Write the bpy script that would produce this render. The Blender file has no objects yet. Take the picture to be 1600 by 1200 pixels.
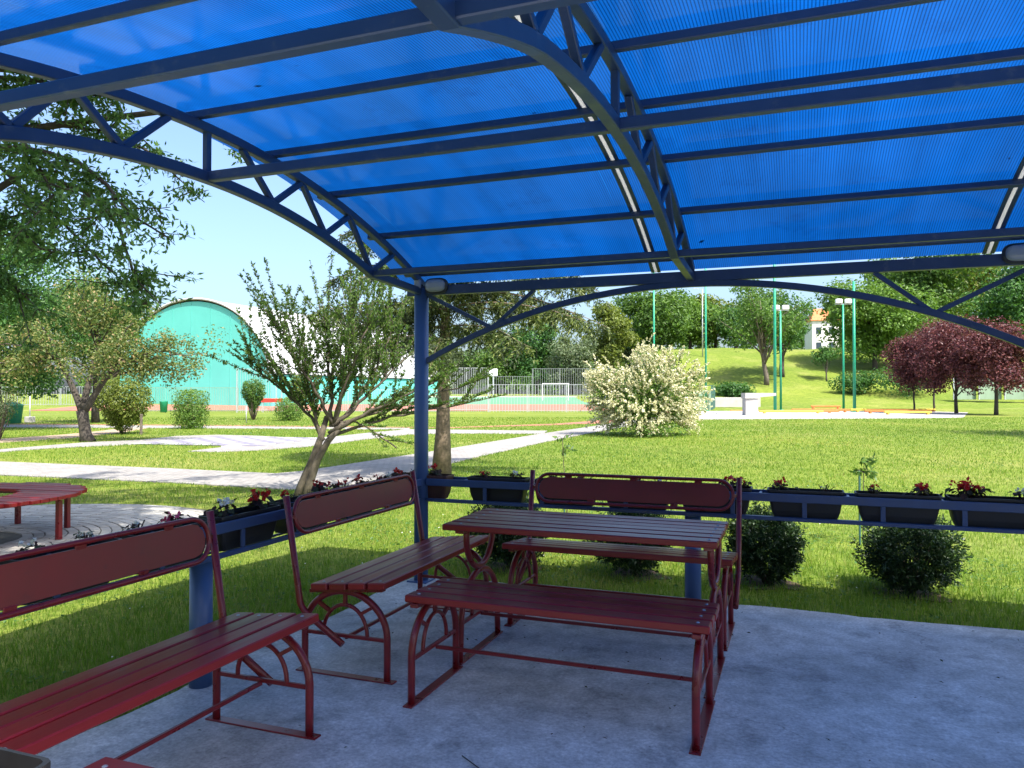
import bpy, math, random
import numpy as np
from mathutils import Vector, Matrix

rng = np.random.default_rng(7)
random.seed(7)
S = bpy.context.scene
COL = S.collection
R = math.radians

# ------------------------------------------------------------------ camera, world, sun, exposure
CAMP = np.array([2.863, -5.521, 1.5]); YAW = 0.36
cd = bpy.data.cameras.new('camera'); cam = bpy.data.objects.new('camera', cd); COL.objects.link(cam)
cam.location = CAMP; cam.rotation_euler = (math.pi/2 + 0.0144, 0, YAW)
cd.sensor_width = 36; cd.lens = 1190.2/1600*36; cd.clip_start = 0.05; cd.clip_end = 3000
S.camera = cam
SUN_EL = R(56); SUN_DIR = np.array([0.843, -0.538])           # towards the sun, on the ground plane
w = bpy.data.worlds.new('World'); S.world = w; w.use_nodes = True
nt = w.node_tree; bg = nt.nodes['Background']
sky = nt.nodes.new('ShaderNodeTexSky'); sky.sky_type = 'NISHITA'; sky.sun_disc = False
sky.sun_elevation = SUN_EL; sky.sun_rotation = math.atan2(SUN_DIR[0], SUN_DIR[1])
sky.air_density = 1.0; sky.dust_density = 4.0; sky.ozone_density = 5.0
nt.links.new(sky.outputs[0], bg.inputs[0]); bg.inputs[1].default_value = 0.112
sl = bpy.data.lights.new('sun', 'SUN'); sl.energy = 3.1; sl.angle = R(0.53); sl.color = (1.0, 0.95, 0.86)
so = bpy.data.objects.new('sun', sl); COL.objects.link(so); so.location = (30, -6, 50)
v = Vector((SUN_DIR[0]*math.cos(SUN_EL), SUN_DIR[1]*math.cos(SUN_EL), math.sin(SUN_EL)))
so.rotation_euler = v.to_track_quat('Z', 'Y').to_euler()
S.view_settings.view_transform = 'Standard'; S.view_settings.look = 'None'
S.view_settings.gamma = 1.0; S.view_settings.exposure = 1.74
S.view_settings.use_curve_mapping = False
S.render.engine = 'CYCLES'
S.cycles.max_bounces = 10; S.cycles.transparent_max_bounces = 12; S.cycles.diffuse_bounces = 5

CT, ST = math.cos(YAW), math.sin(YAW)
def at(x, d, z=0.0):
    """site grid seen from the shelter: x metres to the right, d metres ahead -> world"""
    return (CAMP[0] + CT*x - ST*d, CAMP[1] + ST*x + CT*d, z)
def atv(A):
    A = np.asarray(A, float)
    return np.stack([CAMP[0] + CT*A[:, 0] - ST*A[:, 1], CAMP[1] + ST*A[:, 0] + CT*A[:, 1], A[:, 2]], 1)
GZ = -0.03
def sstep(t):
    t = np.clip(t, 0, 1); return t*t*(3-2*t)
def terr(x, d):
    x = np.asarray(x, float); d = np.asarray(d, float)
    z = GZ + 0.038*np.clip(d-72, 0, 44)
    ratio = x/np.maximum(d, 1)
    z = z + (7.6*sstep((d-78)/52)+0.25*np.sin(x*0.31)*np.sin(d*0.23)*sstep((d-84)/10))*sstep((ratio-0.10)/0.10)
    return z
def tz(x, d): return float(terr(x, d))

# ------------------------------------------------------------------ mesh builder
class MB:
    def __init__(s):
        s.V = []; s.F = []; s.n = 0; s.rnd = []
    def add(s, v, faces, smooth=False, rnd=None):
        v = np.asarray(v, float).reshape(-1, 3)
        f = [np.asarray(x) + s.n for x in (faces if isinstance(faces, list) else [faces])]
        # each entry: 2d int array of equal-size faces
        for a in f:
            if a.ndim == 1: a = a[None]
            s.F.append((a, smooth))
            s.rnd.append(np.full(len(a), 0.5) if rnd is None else np.broadcast_to(rnd, (len(a),)))
        s.V.append(v); s.n += len(v)
    def box(s, c, size, M=None, ch=0.0, rnd=None):
        hx, hy, hz = [q/2 for q in size]
        if ch <= 0:
            v = np.array([[x, y, z] for x in (-hx, hx) for y in (-hy, hy) for z in (-hz, hz)])
            f = np.array([[0,1,3,2],[4,6,7,5],[0,4,5,1],[2,3,7,6],[0,2,6,4],[1,5,7,3]])
            F = [f]
        else:
            v = []; idx = {}
            h = (hx, hy, hz)
            for sx in (-1, 1):
                for sy in (-1, 1):
                    for sz in (-1, 1):
                        sg = (sx, sy, sz)
                        for ax in range(3):
                            p = [sg[k]*(h[k] - (0 if k == ax else ch)) for k in range(3)]
                            idx[(sg, ax)] = len(v); v.append(p)
            F4 = []; F3 = []
            for ax in range(3):
                a, b = [(1, 2), (2, 0), (0, 1)][ax]
                for sg in (-1, 1):
                    q = []
                    for (p1, p2) in ((-1,-1),(1,-1),(1,1),(-1,1)):
                        t = [0,0,0]; t[ax] = sg; t[a] = p1; t[b] = p2
                        q.append(idx[(tuple(t), ax)])
                    F4.append(q if sg > 0 else q[::-1])
            for ax in range(3):
                a, b = [(1, 2), (2, 0), (0, 1)][ax]
                for p1 in (-1, 1):
                    for p2 in (-1, 1):
                        t0 = [0,0,0]; t1 = [0,0,0]; t0[ax] = -1; t1[ax] = 1
                        t0[a] = t1[a] = p1; t0[b] = t1[b] = p2
                        q = [idx[(tuple(t0), a)], idx[(tuple(t1), a)], idx[(tuple(t1), b)], idx[(tuple(t0), b)]]
                        F4.append(q if p1*p2 > 0 else q[::-1])
            for sx in (-1, 1):
                for sy in (-1, 1):
                    for sz in (-1, 1):
                        q = [idx[((sx,sy,sz), k)] for k in range(3)]
                        F3.append(q if sx*sy*sz > 0 else q[::-1])
            v = np.array(v); F = [np.array(F4), np.array(F3)]
        if M is not None: v = v @ np.asarray(M).T
        s.add(v + np.asarray(c), F, False, rnd)
    def bar(s, p0, p1, wd, ht, up=(0, 0, 1), ch=0.0, ext=0.0):
        p0 = np.asarray(p0, float); p1 = np.asarray(p1, float)
        d = p1-p0; L = np.linalg.norm(d); d = d/L
        up = np.asarray(up, float); sd = np.cross(up, d)
        if np.linalg.norm(sd) < 1e-6: sd = np.cross((1, 0, 0), d)
        sd /= np.linalg.norm(sd); u = np.cross(d, sd)
        s.box((p0+p1)/2, (L+2*ext, wd, ht), np.stack([d, sd, u], 1), ch)
    def sweep(s, P, rad, n=8, closed=False, prof=None, up=None, cap=True, smooth=True):
        P = np.asarray(P, float); m = len(P)
        rad = np.broadcast_to(rad, (m,)) if np.ndim(rad) < 1 or len(np.atleast_1d(rad)) == 1 else np.asarray(rad)
        T = np.gradient(P, axis=0) if not closed else np.roll(P, -1, 0)-np.roll(P, 1, 0)
        T /= np.maximum(np.linalg.norm(T, axis=1, keepdims=True), 1e-9)
        ref = np.array(up if up is not None else (0, 0, 1.0))
        if up is None and abs(T[0] @ ref) > 0.95: ref = np.array([1.0, 0, 0])
        sd = np.cross(ref, T[0]); sd /= np.linalg.norm(sd); SD = [sd]
        for i in range(1, m):
            q = SD[-1] - T[i]*(SD[-1] @ T[i]); q /= max(np.linalg.norm(q), 1e-9); SD.append(q)
        SD = np.array(SD); U = np.cross(T, SD)
        if prof is None:
            a = np.linspace(0, 2*np.pi, n, endpoint=False) + np.pi/n
            prof = np.stack([np.cos(a), np.sin(a)], 1)
        else: prof = np.asarray(prof, float); n = len(prof)
        v = P[:, None] + rad[:, None, None]*(SD[:, None]*prof[None, :, 0:1] + U[:, None]*prof[None, :, 1:2])
        i = np.arange(m if closed else m-1)[:, None]; j = np.arange(n)[None]
        i2 = (i+1) % m; j2 = (j+1) % n
        f = np.stack([i*n+j, i*n+j2, i2*n+j2, i2*n+j], -1).reshape(-1, 4)
        s.add(v.reshape(-1, 3), f, smooth)
        if cap and not closed:
            b = s.n - m*n
            s.F.append((np.array([[b+k for k in range(n)][::-1]]), False)); s.rnd.append(np.array([.5]))
            s.F.append((np.array([[b+(m-1)*n+k for k in range(n)]]), False)); s.rnd.append(np.array([.5]))
    def cyl(s, p0, p1, r0, r1=None, n=16):
        s.sweep([p0, p1], np.array([r0, r0 if r1 is None else r1]), n)
    def lathe(s, prof, n=20, c=(0, 0, 0)):
        prof = np.asarray(prof, float); a = np.linspace(0, 2*np.pi, n, endpoint=False)
        v = np.stack([prof[:, None, 0]*np.cos(a), prof[:, None, 0]*np.sin(a), np.broadcast_to(prof[:, None, 1], (len(prof), n))], -1)
        m = len(prof); i = np.arange(m-1)[:, None]; j = np.arange(n)[None]; j2 = (j+1) % n
        f = np.stack([i*n+j, i*n+j2, (i+1)*n+j2, (i+1)*n+j], -1).reshape(-1, 4)
        s.add(v.reshape(-1, 3)+np.asarray(c), f, True)
    def prism(s, pts, z0, z1):
        """extruded polygon, pts (n,2) or (n,3) in world xy"""
        p = np.asarray(pts, float)[:, :2]; n = len(p)
        ar = 0.5*np.sum(p[:, 0]*np.roll(p[:, 1], -1)-np.roll(p[:, 0], -1)*p[:, 1])
        if ar < 0: p = p[::-1]
        v = np.concatenate([np.c_[p, np.full(n, z0)], np.c_[p, np.full(n, z1)]])
        k = np.arange(n); k2 = (k+1) % n
        s.add(v, [np.stack([k, k2, k2+n, k+n], 1), np.arange(n, 2*n)[None], np.arange(n)[::-1][None]])
    def mesh(s, name):
        me = bpy.data.meshes.new(name)
        if not s.V: return me
        V = np.concatenate(s.V); me.vertices.add(len(V)); me.vertices.foreach_set('co', V.ravel().astype(np.float32))
        lt = np.concatenate([np.full(len(a), a.shape[1]) for a, _ in s.F])
        li = np.concatenate([a.ravel() for a, _ in s.F])
        sm = np.concatenate([np.full(len(a), b) for a, b in s.F])
        me.loops.add(len(li)); me.loops.foreach_set('vertex_index', li.astype(np.int32))
        me.polygons.add(len(lt)); ls = np.concatenate([[0], np.cumsum(lt)[:-1]])
        me.polygons.foreach_set('loop_start', ls.astype(np.int32))
        me.polygons.foreach_set('use_smooth', sm.astype(bool))
        at_ = me.attributes.new('rnd', 'FLOAT', 'FACE')
        at_.data.foreach_set('value', np.concatenate(s.rnd).astype(np.float32))
        me.update(calc_edges=True); me.validate()
        return me
    def build(s, name, m, parent=None, loc=None):
        return link(name, s.mesh(name), m, parent, loc)

def link(name, me, m, parent=None, loc=None):
    if m is not None and not me.materials: me.materials.append(m)
    o = bpy.data.objects.new(name, me); COL.objects.link(o)
    if parent: o.parent = parent
    if loc is not None: o.location = loc
    return o
def tag(o, label=None, cat=None, group=None, kind=None):
    if label: o['label'] = label
    if cat: o['category'] = cat
    if group: o['group'] = group
    if kind: o['kind'] = kind
    return o
def thing(name, label, cat, loc=(0, 0, 0), rz=0.0, group=None):
    o = bpy.data.objects.new(name, None); o.empty_display_size = 0.2; COL.objects.link(o)
    o.location = loc; o.rotation_euler = (0, 0, rz)
    return tag(o, label, cat, group)
def copy_tree(o, parent=None):
    c = o.copy(); COL.objects.link(c)
    if parent: c.parent = parent
    for ch in list(o.children): copy_tree(ch, c)
    return c
def one(fn, *a, **k):
    b = MB(); fn(b, *a, **k); return b

# ------------------------------------------------------------------ materials
def newmat(name):
    m = bpy.data.materials.new(name); m.use_nodes = True
    n = m.node_tree.nodes; p = n['Principled BSDF']; return m, m.node_tree, n, p
def noise(t, scale, detail=4, rough=0.55, vec=None, obj=True):
    n = t.nodes.new('ShaderNodeTexNoise'); n.inputs['Scale'].default_value = scale
    n.inputs['Detail'].default_value = detail; n.inputs['Roughness'].default_value = rough
    if vec is None:
        tc = t.nodes.new('ShaderNodeTexCoord'); vec = tc.outputs['Object']
    t.links.new(vec, n.inputs['Vector']); return n
def ramp(t, fac, stops):
    r = t.nodes.new('ShaderNodeValToRGB'); e = r.color_ramp.elements
    while len(e) < len(stops): e.new(0.5)
    for k, (p, c) in enumerate(stops):
        e[k].position = p; e[k].color = (*c, 1) if len(c) == 3 else c
    t.links.new(fac, r.inputs[0]); return r
def mixc(t, fac, a, b, mode='MIX'):
    m = t.nodes.new('ShaderNodeMix'); m.data_type = 'RGBA'; m.blend_type = mode
    for sck, val in ((m.inputs[0], fac), (m.inputs[6], a), (m.inputs[7], b)):
        if hasattr(val, 'is_output'): t.links.new(val, sck)
        elif isinstance(val, (int, float)): sck.default_value = val
        else: sck.default_value = (*val, 1)
    return m.outputs[2]
def mth(t, op, a, b=None, c=None):
    m = t.nodes.new('ShaderNodeMath'); m.operation = op
    for k, val in enumerate((a, b, c)):
        if val is None: continue
        if hasattr(val, 'is_output'): t.links.new(val, m.inputs[k])
        else: m.inputs[k].default_value = val
    return m.outputs[0]
def bump(t, p, h, strength=0.3, dist=0.01):
    b = t.nodes.new('ShaderNodeBump'); b.inputs['Strength'].default_value = strength; b.inputs['Distance'].default_value = dist
    t.links.new(h, b.inputs['Height']); t.links.new(b.outputs[0], p.inputs['Normal']); return b
def world_vec(t):
    g = t.nodes.new('ShaderNodeNewGeometry'); return g.outputs['Position']
def simple(name, col, rough=0.5, var=0.15, scale=8, metal=0.0, bmp=0.0, spec=0.5, grime=None):
    m, t, n, p = newmat(name)
    nz = noise(t, scale, 5)
    a = tuple(max(0, c*(1-var)) for c in col); b = tuple(c*(1+var) for c in col)
    r = ramp(t, nz.outputs['Fac'], [(0.3, a), (0.7, b)])
    out = r.outputs[0]
    if grime:
        n2 = noise(t, scale*3.1, 6, 0.7)
        r2 = ramp(t, n2.outputs['Fac'], [(0.58, (0, 0, 0)), (0.72, (1, 1, 1))])
        out = mixc(t, mth(t, 'MULTIPLY', r2.outputs[0], grime[1]), out, grime[0])
    t.links.new(out, p.inputs['Base Color'])
    p.inputs['Roughness'].default_value = rough; p.inputs['Metallic'].default_value = metal
    p.inputs['Specular IOR Level'].default_value = spec
    rr = ramp(t, nz.outputs['Fac'], [(0.25, (max(0, rough-.08),)*3), (0.75, (min(1, rough+.1),)*3)])
    t.links.new(rr.outputs[0], p.inputs['Roughness'])
    if bmp: bump(t, p, noise(t, scale*6, 5).outputs['Fac'], bmp, 0.004)
    return m
def leafmat(name, stops, rough=0.5, trans=0.35, tcol=1.6):
    """leaves: colour differs from leaf to leaf; a share of the light passes through"""
    m, t, n, p = newmat(name)
    a = t.nodes.new('ShaderNodeAttribute'); a.attribute_name = 'rnd'
    r = ramp(t, a.outputs['Fac'], stops)
    t.links.new(r.outputs[0], p.inputs['Base Color']); p.inputs['Roughness'].default_value = rough
    p.inputs['Specular IOR Level'].default_value = 0.35
    tr = t.nodes.new('ShaderNodeBsdfTranslucent')
    t.links.new(mixc(t, 1.0, r.outputs[0], (tcol, tcol*1.05, tcol*0.6), 'MULTIPLY'), tr.inputs['Color'])
    mx = t.nodes.new('ShaderNodeMixShader'); mx.inputs[0].default_value = trans
    t.links.new(p.outputs[0], mx.inputs[1]); t.links.new(tr.outputs[0], mx.inputs[2])
    t.links.new(mx.outputs[0], n['Material Output'].inputs['Surface'])
    return m

M = {}
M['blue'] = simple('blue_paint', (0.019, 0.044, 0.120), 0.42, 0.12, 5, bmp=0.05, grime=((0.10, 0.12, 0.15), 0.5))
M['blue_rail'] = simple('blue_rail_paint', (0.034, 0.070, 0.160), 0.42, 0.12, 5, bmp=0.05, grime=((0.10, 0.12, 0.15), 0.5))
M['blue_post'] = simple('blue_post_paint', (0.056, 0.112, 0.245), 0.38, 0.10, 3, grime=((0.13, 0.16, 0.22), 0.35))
def red_wood(name, col):
    m, t, n, p = newmat(name)
    tc = t.nodes.new('ShaderNodeTexCoord'); mp = t.nodes.new('ShaderNodeMapping'); mp.inputs['Scale'].default_value = (1.2, 14, 14)
    oi = t.nodes.new('ShaderNodeObjectInfo')
    t.links.new(tc.outputs['Object'], mp.inputs['Vector'])
    ad = t.nodes.new('ShaderNodeVectorMath'); ad.operation = 'ADD'
    t.links.new(mp.outputs[0], ad.inputs[0])
    cx = t.nodes.new('ShaderNodeCombineXYZ'); t.links.new(mth(t, 'MULTIPLY', oi.outputs['Random'], 60), cx.inputs[0]); t.links.new(mth(t, 'MULTIPLY', oi.outputs['Random'], 31), cx.inputs[1])
    t.links.new(cx.outputs[0], ad.inputs[1])
    nz = noise(t, 2.2, 6, 0.6, ad.outputs[0])
    r = ramp(t, nz.outputs['Fac'], [(0.25, tuple(c*0.85 for c in col)), (0.55, col), (0.8, tuple(c*1.15 for c in col))])
    sp = noise(t, 26, 3, 0.6)
    ch = ramp(t, sp.outputs['Fac'], [(0.715, (0, 0, 0)), (0.735, (1, 1, 1))])
    out = mixc(t, mth(t, 'MULTIPLY', ch.outputs[0], 0.7), r.outputs[0], (0.42, 0.33, 0.30))
    br = t.nodes.new('ShaderNodeHueSaturation'); t.links.new(out, br.inputs['Color'])
    t.links.new(mth(t, 'MULTIPLY_ADD', oi.outputs['Random'], 0.35, 0.83), br.inputs['Value'])
    t.links.new(br.outputs[0], p.inputs['Base Color'])
    rr = ramp(t, nz.outputs['Fac'], [(0.3, (0.26,)*3), (0.75, (0.42,)*3)])
    t.links.new(rr.outputs[0], p.inputs['Roughness'])
    p.inputs['Specular IOR Level'].default_value = 0.36
    bump(t, p, nz.outputs['Fac'], 0.03, 0.003)
    return m
M['slat'] = red_wood('red_painted_wood', (0.245, 0.017, 0.019))
M['redtube'] = simple('red_painted_steel', (0.185, 0.013, 0.016), 0.30, 0.16, 9, bmp=0.06, grime=((0.05, 0.012, 0.012), 0.5))
M['panel'] = simple('dark_red_sheet', (0.190, 0.017, 0.013), 0.42, 0.12, 4, grime=((0.07, 0.02, 0.02), 0.4))
M['planter'] = simple('black_plastic', (0.012, 0.013, 0.015), 0.5, 0.2, 10, bmp=0.1)
M['planter_brown'] = simple('brown_plastic', (0.09, 0.035, 0.025), 0.5, 0.2, 10)
M['soil'] = simple('potting_soil', (0.035, 0.024, 0.016), 0.95, 0.4, 40, bmp=0.8)
M['bark'] = simple('grey_brown_bark', (0.13, 0.105, 0.08), 0.9, 0.45, 14, bmp=0.9, grime=((0.16, 0.15, 0.06), 0.5))
M['bark_shoot'] = simple('mossy_bark', (0.085, 0.07, 0.05), 0.9, 0.4, 14, bmp=0.9, grime=((0.13, 0.12, 0.045), 0.6))
M['bark_con'] = simple('mottled_bark', (0.17, 0.125, 0.085), 0.9, 0.45, 18, bmp=0.9, grime=((0.36, 0.32, 0.24), 0.8))
M['bark_dark'] = simple('dark_bark', (0.055, 0.045, 0.036), 0.9, 0.4, 12, bmp=0.8)
M['twig'] = simple('twig_bark', (0.085, 0.065, 0.048), 0.85, 0.3, 20)
M['silver'] = simple('aluminium', (0.72, 0.72, 0.70), 0.3, 0.05, 8, metal=0.6)
M['white'] = simple('white_paint', (0.78, 0.78, 0.76), 0.5, 0.05, 4)
M['greenpaint'] = simple('green_paint', (0.015, 0.27, 0.15), 0.42, 0.1, 4)
M['yellow'] = simple('yellow_paint', (0.62, 0.42, 0.05), 0.5, 0.1, 6)
M['orange'] = simple('orange_paint', (0.58, 0.16, 0.03), 0.5, 0.1, 6)
M['red'] = simple('red_paint', (0.50, 0.035, 0.025), 0.45, 0.1, 6)
M['teal'] = simple('teal_membrane', (0.105, 0.47, 0.405), 0.5, 0.05, 0.35)
M['teal_seam'] = simple('teal_seam', (0.098, 0.44, 0.38), 0.5, 0.05, 0.35)
M['membrane'] = simple('white_membrane', (0.46, 0.46, 0.47), 0.45, 0.03, 0.3)
M['redtrack'] = simple('red_track_rubber', (0.33, 0.125, 0.080), 0.85, 0.12, 0.7)
M['greencourt'] = simple('green_court_rubber', (0.085, 0.235, 0.125), 0.85, 0.1, 0.4)
M['dirt'] = simple('bare_earth', (0.34, 0.25, 0.17), 0.95, 0.2, 3, bmp=0.5)
M['grey'] = simple('galvanised_steel', (0.42, 0.44, 0.45), 0.45, 0.08, 6, metal=0.4)
M['darkgrey'] = simple('weathered_steel', (0.20, 0.21, 0.215), 0.6, 0.08, 6)
M['darkfence'] = simple('dark_green_mesh', (0.03, 0.10, 0.085), 0.6, 0.15, 3)
M['lightgreen'] = simple('pale_green_board', (0.20, 0.28, 0.19), 0.6, 0.08, 2)
M['concrete_white'] = simple('white_concrete', (0.36, 0.34, 0.32), 0.8, 0.06, 3, bmp=0.2)
M['wallgrey'] = simple('grey_render', (0.40, 0.38, 0.35), 0.85, 0.12, 2, bmp=0.3)
M['housewall'] = simple('white_render', (0.76, 0.74, 0.69), 0.8, 0.06, 1)
M['rooftile'] = simple('orange_roof_tile', (0.50, 0.17, 0.06), 0.7, 0.2, 3)
M['glass'] = simple('dark_window_glass', (0.05, 0.07, 0.09), 0.1, 0.1, 2)
M['lens'] = simple('lamp_lens', (0.24, 0.28, 0.34), 0.25, 0.03, 4)
M['lampbase'] = simple('lamp_base_plastic', (0.03, 0.035, 0.045), 0.45, 0.1, 6)
M['brownsoil'] = simple('mulch', (0.085, 0.055, 0.036), 0.95, 0.4, 25, bmp=0.9)
M['board_dark'] = simple('lilac_grey_tile', (0.175, 0.16, 0.205), 0.7, 0.06, 3)
M['board_light'] = simple('white_tile', (0.33, 0.32, 0.315), 0.7, 0.04, 3)
M['petal_red'] = leafmat('red_petal', [(0, (0.42, 0.010, 0.015)), (1, (0.62, 0.03, 0.03))], 0.45, 0.3, 1.2)
M['petal_white'] = leafmat('white_petal', [(0, (0.70, 0.70, 0.74)), (1, (0.82, 0.80, 0.80))], 0.5, 0.3, 1.0)
M['petal_pink'] = leafmat('pink_petal', [(0, (0.55, 0.05, 0.16)), (1, (0.70, 0.12, 0.26))], 0.5, 0.3, 1.2)
M['begonia'] = leafmat('begonia_leaf', [(0, (0.030, 0.028, 0.015)), (0.5, (0.050, 0.020, 0.017)), (1, (0.038, 0.065, 0.020))], 0.7, 0.2)
M['leaf_ash'] = leafmat('compound_leaf', [(0, (0.049, 0.108, 0.033)), (0.6, (0.081, 0.170, 0.044)), (1, (0.143, 0.242, 0.062))], 0.45, 0.35)
M['leaf_dark'] = leafmat('dark_green_leaf', [(0, (0.031, 0.086, 0.022)), (0.6, (0.055, 0.140, 0.031)), (1, (0.094, 0.204, 0.044))], 0.5, 0.32)
M['leaf_mid'] = leafmat('mid_green_leaf', [(0, (0.048, 0.102, 0.022)), (0.6, (0.084, 0.162, 0.029)), (1, (0.138, 0.228, 0.041))], 0.5, 0.35)
M['leaf_pale'] = leafmat('pale_green_leaf', [(0, (0.063, 0.127, 0.021)), (0.6, (0.115, 0.207, 0.034)), (1, (0.172, 0.276, 0.052))], 0.5, 0.35)
M['leaf_yellow'] = leafmat('yellow_green_leaf', [(0, (0.075, 0.105, 0.018)), (0.6, (0.140, 0.180, 0.030)), (1, (0.210, 0.240, 0.045))], 0.5, 0.35)
M['leaf_willow'] = leafmat('grey_green_leaf', [(0, (0.072, 0.105, 0.050)), (0.6, (0.121, 0.165, 0.083)), (1, (0.187, 0.220, 0.121))], 0.55, 0.3)
M['leaf_shoot'] = leafmat('small_green_leaf', [(0, (0.048, 0.095, 0.024)), (0.6, (0.090, 0.165, 0.036)), (1, (0.165, 0.235, 0.060))], 0.4, 0.40)
M['leaf_bloom'] = leafmat('brown_tinged_leaf', [(0, (0.052, 0.098, 0.026)), (0.5, (0.111, 0.150, 0.034)), (0.80, (0.169, 0.195, 0.052)), (0.92, (0.260, 0.215, 0.091)), (1, (0.351, 0.234, 0.130))], 0.5, 0.32)
M['leaf_purple'] = leafmat('purple_leaf', [(0, (0.058, 0.017, 0.023)), (0.6, (0.120, 0.034, 0.042)), (1, (0.215, 0.075, 0.068))], 0.45, 0.28, 1.3)
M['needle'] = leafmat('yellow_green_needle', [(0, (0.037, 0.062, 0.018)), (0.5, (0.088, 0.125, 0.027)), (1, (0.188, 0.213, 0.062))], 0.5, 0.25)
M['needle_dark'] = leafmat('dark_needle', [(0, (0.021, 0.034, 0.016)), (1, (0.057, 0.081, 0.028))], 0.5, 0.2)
M['yew'] = leafmat('dark_yew_needle', [(0, (0.014, 0.034, 0.012)), (0.6, (0.026, 0.060, 0.018)), (1, (0.055, 0.095, 0.030))], 0.45, 0.2)
M['spray'] = leafmat('cream_blossom', [(0, (0.40, 0.40, 0.22)), (0.5, (0.62, 0.58, 0.38)), (1, (0.80, 0.76, 0.58))], 0.6, 0.25, 1.0)
M['grass'] = leafmat('grass_blade', [(0, (0.070, 0.145, 0.014)), (0.5, (0.128, 0.220, 0.020)), (0.85, (0.205, 0.275, 0.034)), (1, (0.34, 0.31, 0.10))], 0.5, 0.42)
M['clover'] = leafmat('clover_leaf', [(0, (0.040, 0.105, 0.016)), (1, (0.085, 0.180, 0.035))], 0.5, 0.3)
M['drytwig'] = simple('dry_twig', (0.06, 0.05, 0.04), 0.9, 0.2, 30)

def lawn_material():
    m, t, n, p = newmat('lawn_ground'); P = world_vec(t)
    n1 = noise(t, 0.22, 5, 0.6, P); n2 = noise(t, 2.2, 5, 0.65, P); n3 = noise(t, 14, 4, 0.7, P); n4 = noise(t, 0.07, 3, 0.5, P)
    base = ramp(t, n2.outputs['Fac'], [(0.28, (0.098, 0.145, 0.020)), (0.5, (0.148, 0.200, 0.028)), (0.72, (0.210, 0.248, 0.044))])
    dry = ramp(t, n1.outputs['Fac'], [(0.50, (0, 0, 0)), (0.72, (1, 1, 1))])
    c = mixc(t, mth(t, 'MULTIPLY', dry.outputs[0], 0.65), base.outputs[0], (0.27, 0.265, 0.085))
    fine = ramp(t, n3.outputs['Fac'], [(0.3, (0.62,)*3), (0.7, (1.3,)*3)])
    c = mixc(t, 1.0, c, fine.outputs[0], 'MULTIPLY')
    big = ramp(t, n4.outputs['Fac'], [(0.35, (0.82, 0.88, 0.8)), (0.65, (1.12, 1.06, 1.0))])
    c = mixc(t, 1.0, c, big.outputs[0], 'MULTIPLY')
    t.links.new(c, p.inputs['Base Color']); p.inputs['Roughness'].default_value = 0.9; p.inputs['Specular IOR Level'].default_value = 0.15
    bump(t, p, n3.outputs['Fac'], 0.9, 0.05); return m
M['lawn'] = lawn_material()
def concrete_material():
    m, t, n, p = newmat('worn_concrete'); P = world_vec(t)
    n1 = noise(t, 1.1, 6, 0.62, P); n2 = noise(t, 7, 6, 0.7, P); n3 = noise(t, 55, 4, 0.7, P); n4 = noise(t, 3.3, 5, 0.75, P)
    r = ramp(t, n1.outputs['Fac'], [(0.28, (0.30, 0.30, 0.30)), (0.5, (0.53, 0.525, 0.51)), (0.72, (0.70, 0.69, 0.67))])
    b = ramp(t, n2.outputs['Fac'], [(0.3, (0.64,)*3), (0.68, (1.20,)*3)])
    c = mixc(t, 1.0, r.outputs[0], b.outputs[0], 'MULTIPLY')
    st = ramp(t, n4.outputs['Fac'], [(0.54, (0, 0, 0)), (0.72, (1, 1, 1))])
    c = mixc(t, mth(t, 'MULTIPLY', st.outputs[0], 0.72), c, (0.13, 0.13, 0.14))
    n5 = noise(t, 17, 2, 0.5, P)
    sp = ramp(t, n5.outputs['Fac'], [(0.735, (0, 0, 0)), (0.76, (1, 1, 1))])
    c = mixc(t, mth(t, 'MULTIPLY', sp.outputs[0], 0.6), c, (0.08, 0.08, 0.09))
    vo = t.nodes.new('ShaderNodeTexVoronoi'); vo.feature = 'DISTANCE_TO_EDGE'; vo.inputs['Scale'].default_value = 0.42
    wv = t.nodes.new('ShaderNodeVectorMath'); wv.operation = 'ADD'; t.links.new(P, wv.inputs[0])
    nw = noise(t, 3.0, 5, 0.6, P); sc_ = t.nodes.new('ShaderNodeVectorMath'); sc_.operation = 'SCALE'; sc_.inputs['Scale'].default_value = 0.5; t.links.new(nw.outputs['Color'], sc_.inputs[0]); t.links.new(sc_.outputs[0], wv.inputs[1]); t.links.new(wv.outputs[0], vo.inputs['Vector'])
    ck = ramp(t, vo.outputs['Distance'], [(0.0, (1, 1, 1)), (0.0025, (0, 0, 0))]); n6 = noise(t, 0.5, 2, 0.5, P); ckm = ramp(t, n6.outputs['Fac'], [(0.57, (0, 0, 0)), (0.63, (1, 1, 1))])
    c = mixc(t, mth(t, 'MULTIPLY', mth(t, 'MULTIPLY', ck.outputs[0], ckm.outputs[0]), 0.5), c, (0.07, 0.07, 0.07))
    f = ramp(t, n3.outputs['Fac'], [(0.3, (0.66,)*3), (0.7, (1.22,)*3)])
    c = mixc(t, 1.0, c, f.outputs[0], 'MULTIPLY')
    t.links.new(c, p.inputs['Base Color'])
    rr = ramp(t, n2.outputs['Fac'], [(0.3, (0.55,)*3), (0.7, (0.85,)*3)]); t.links.new(rr.outputs[0], p.inputs['Roughness'])
    bump(t, p, n3.outputs['Fac'], 0.35, 0.006); return m
M['concrete'] = concrete_material()
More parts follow.
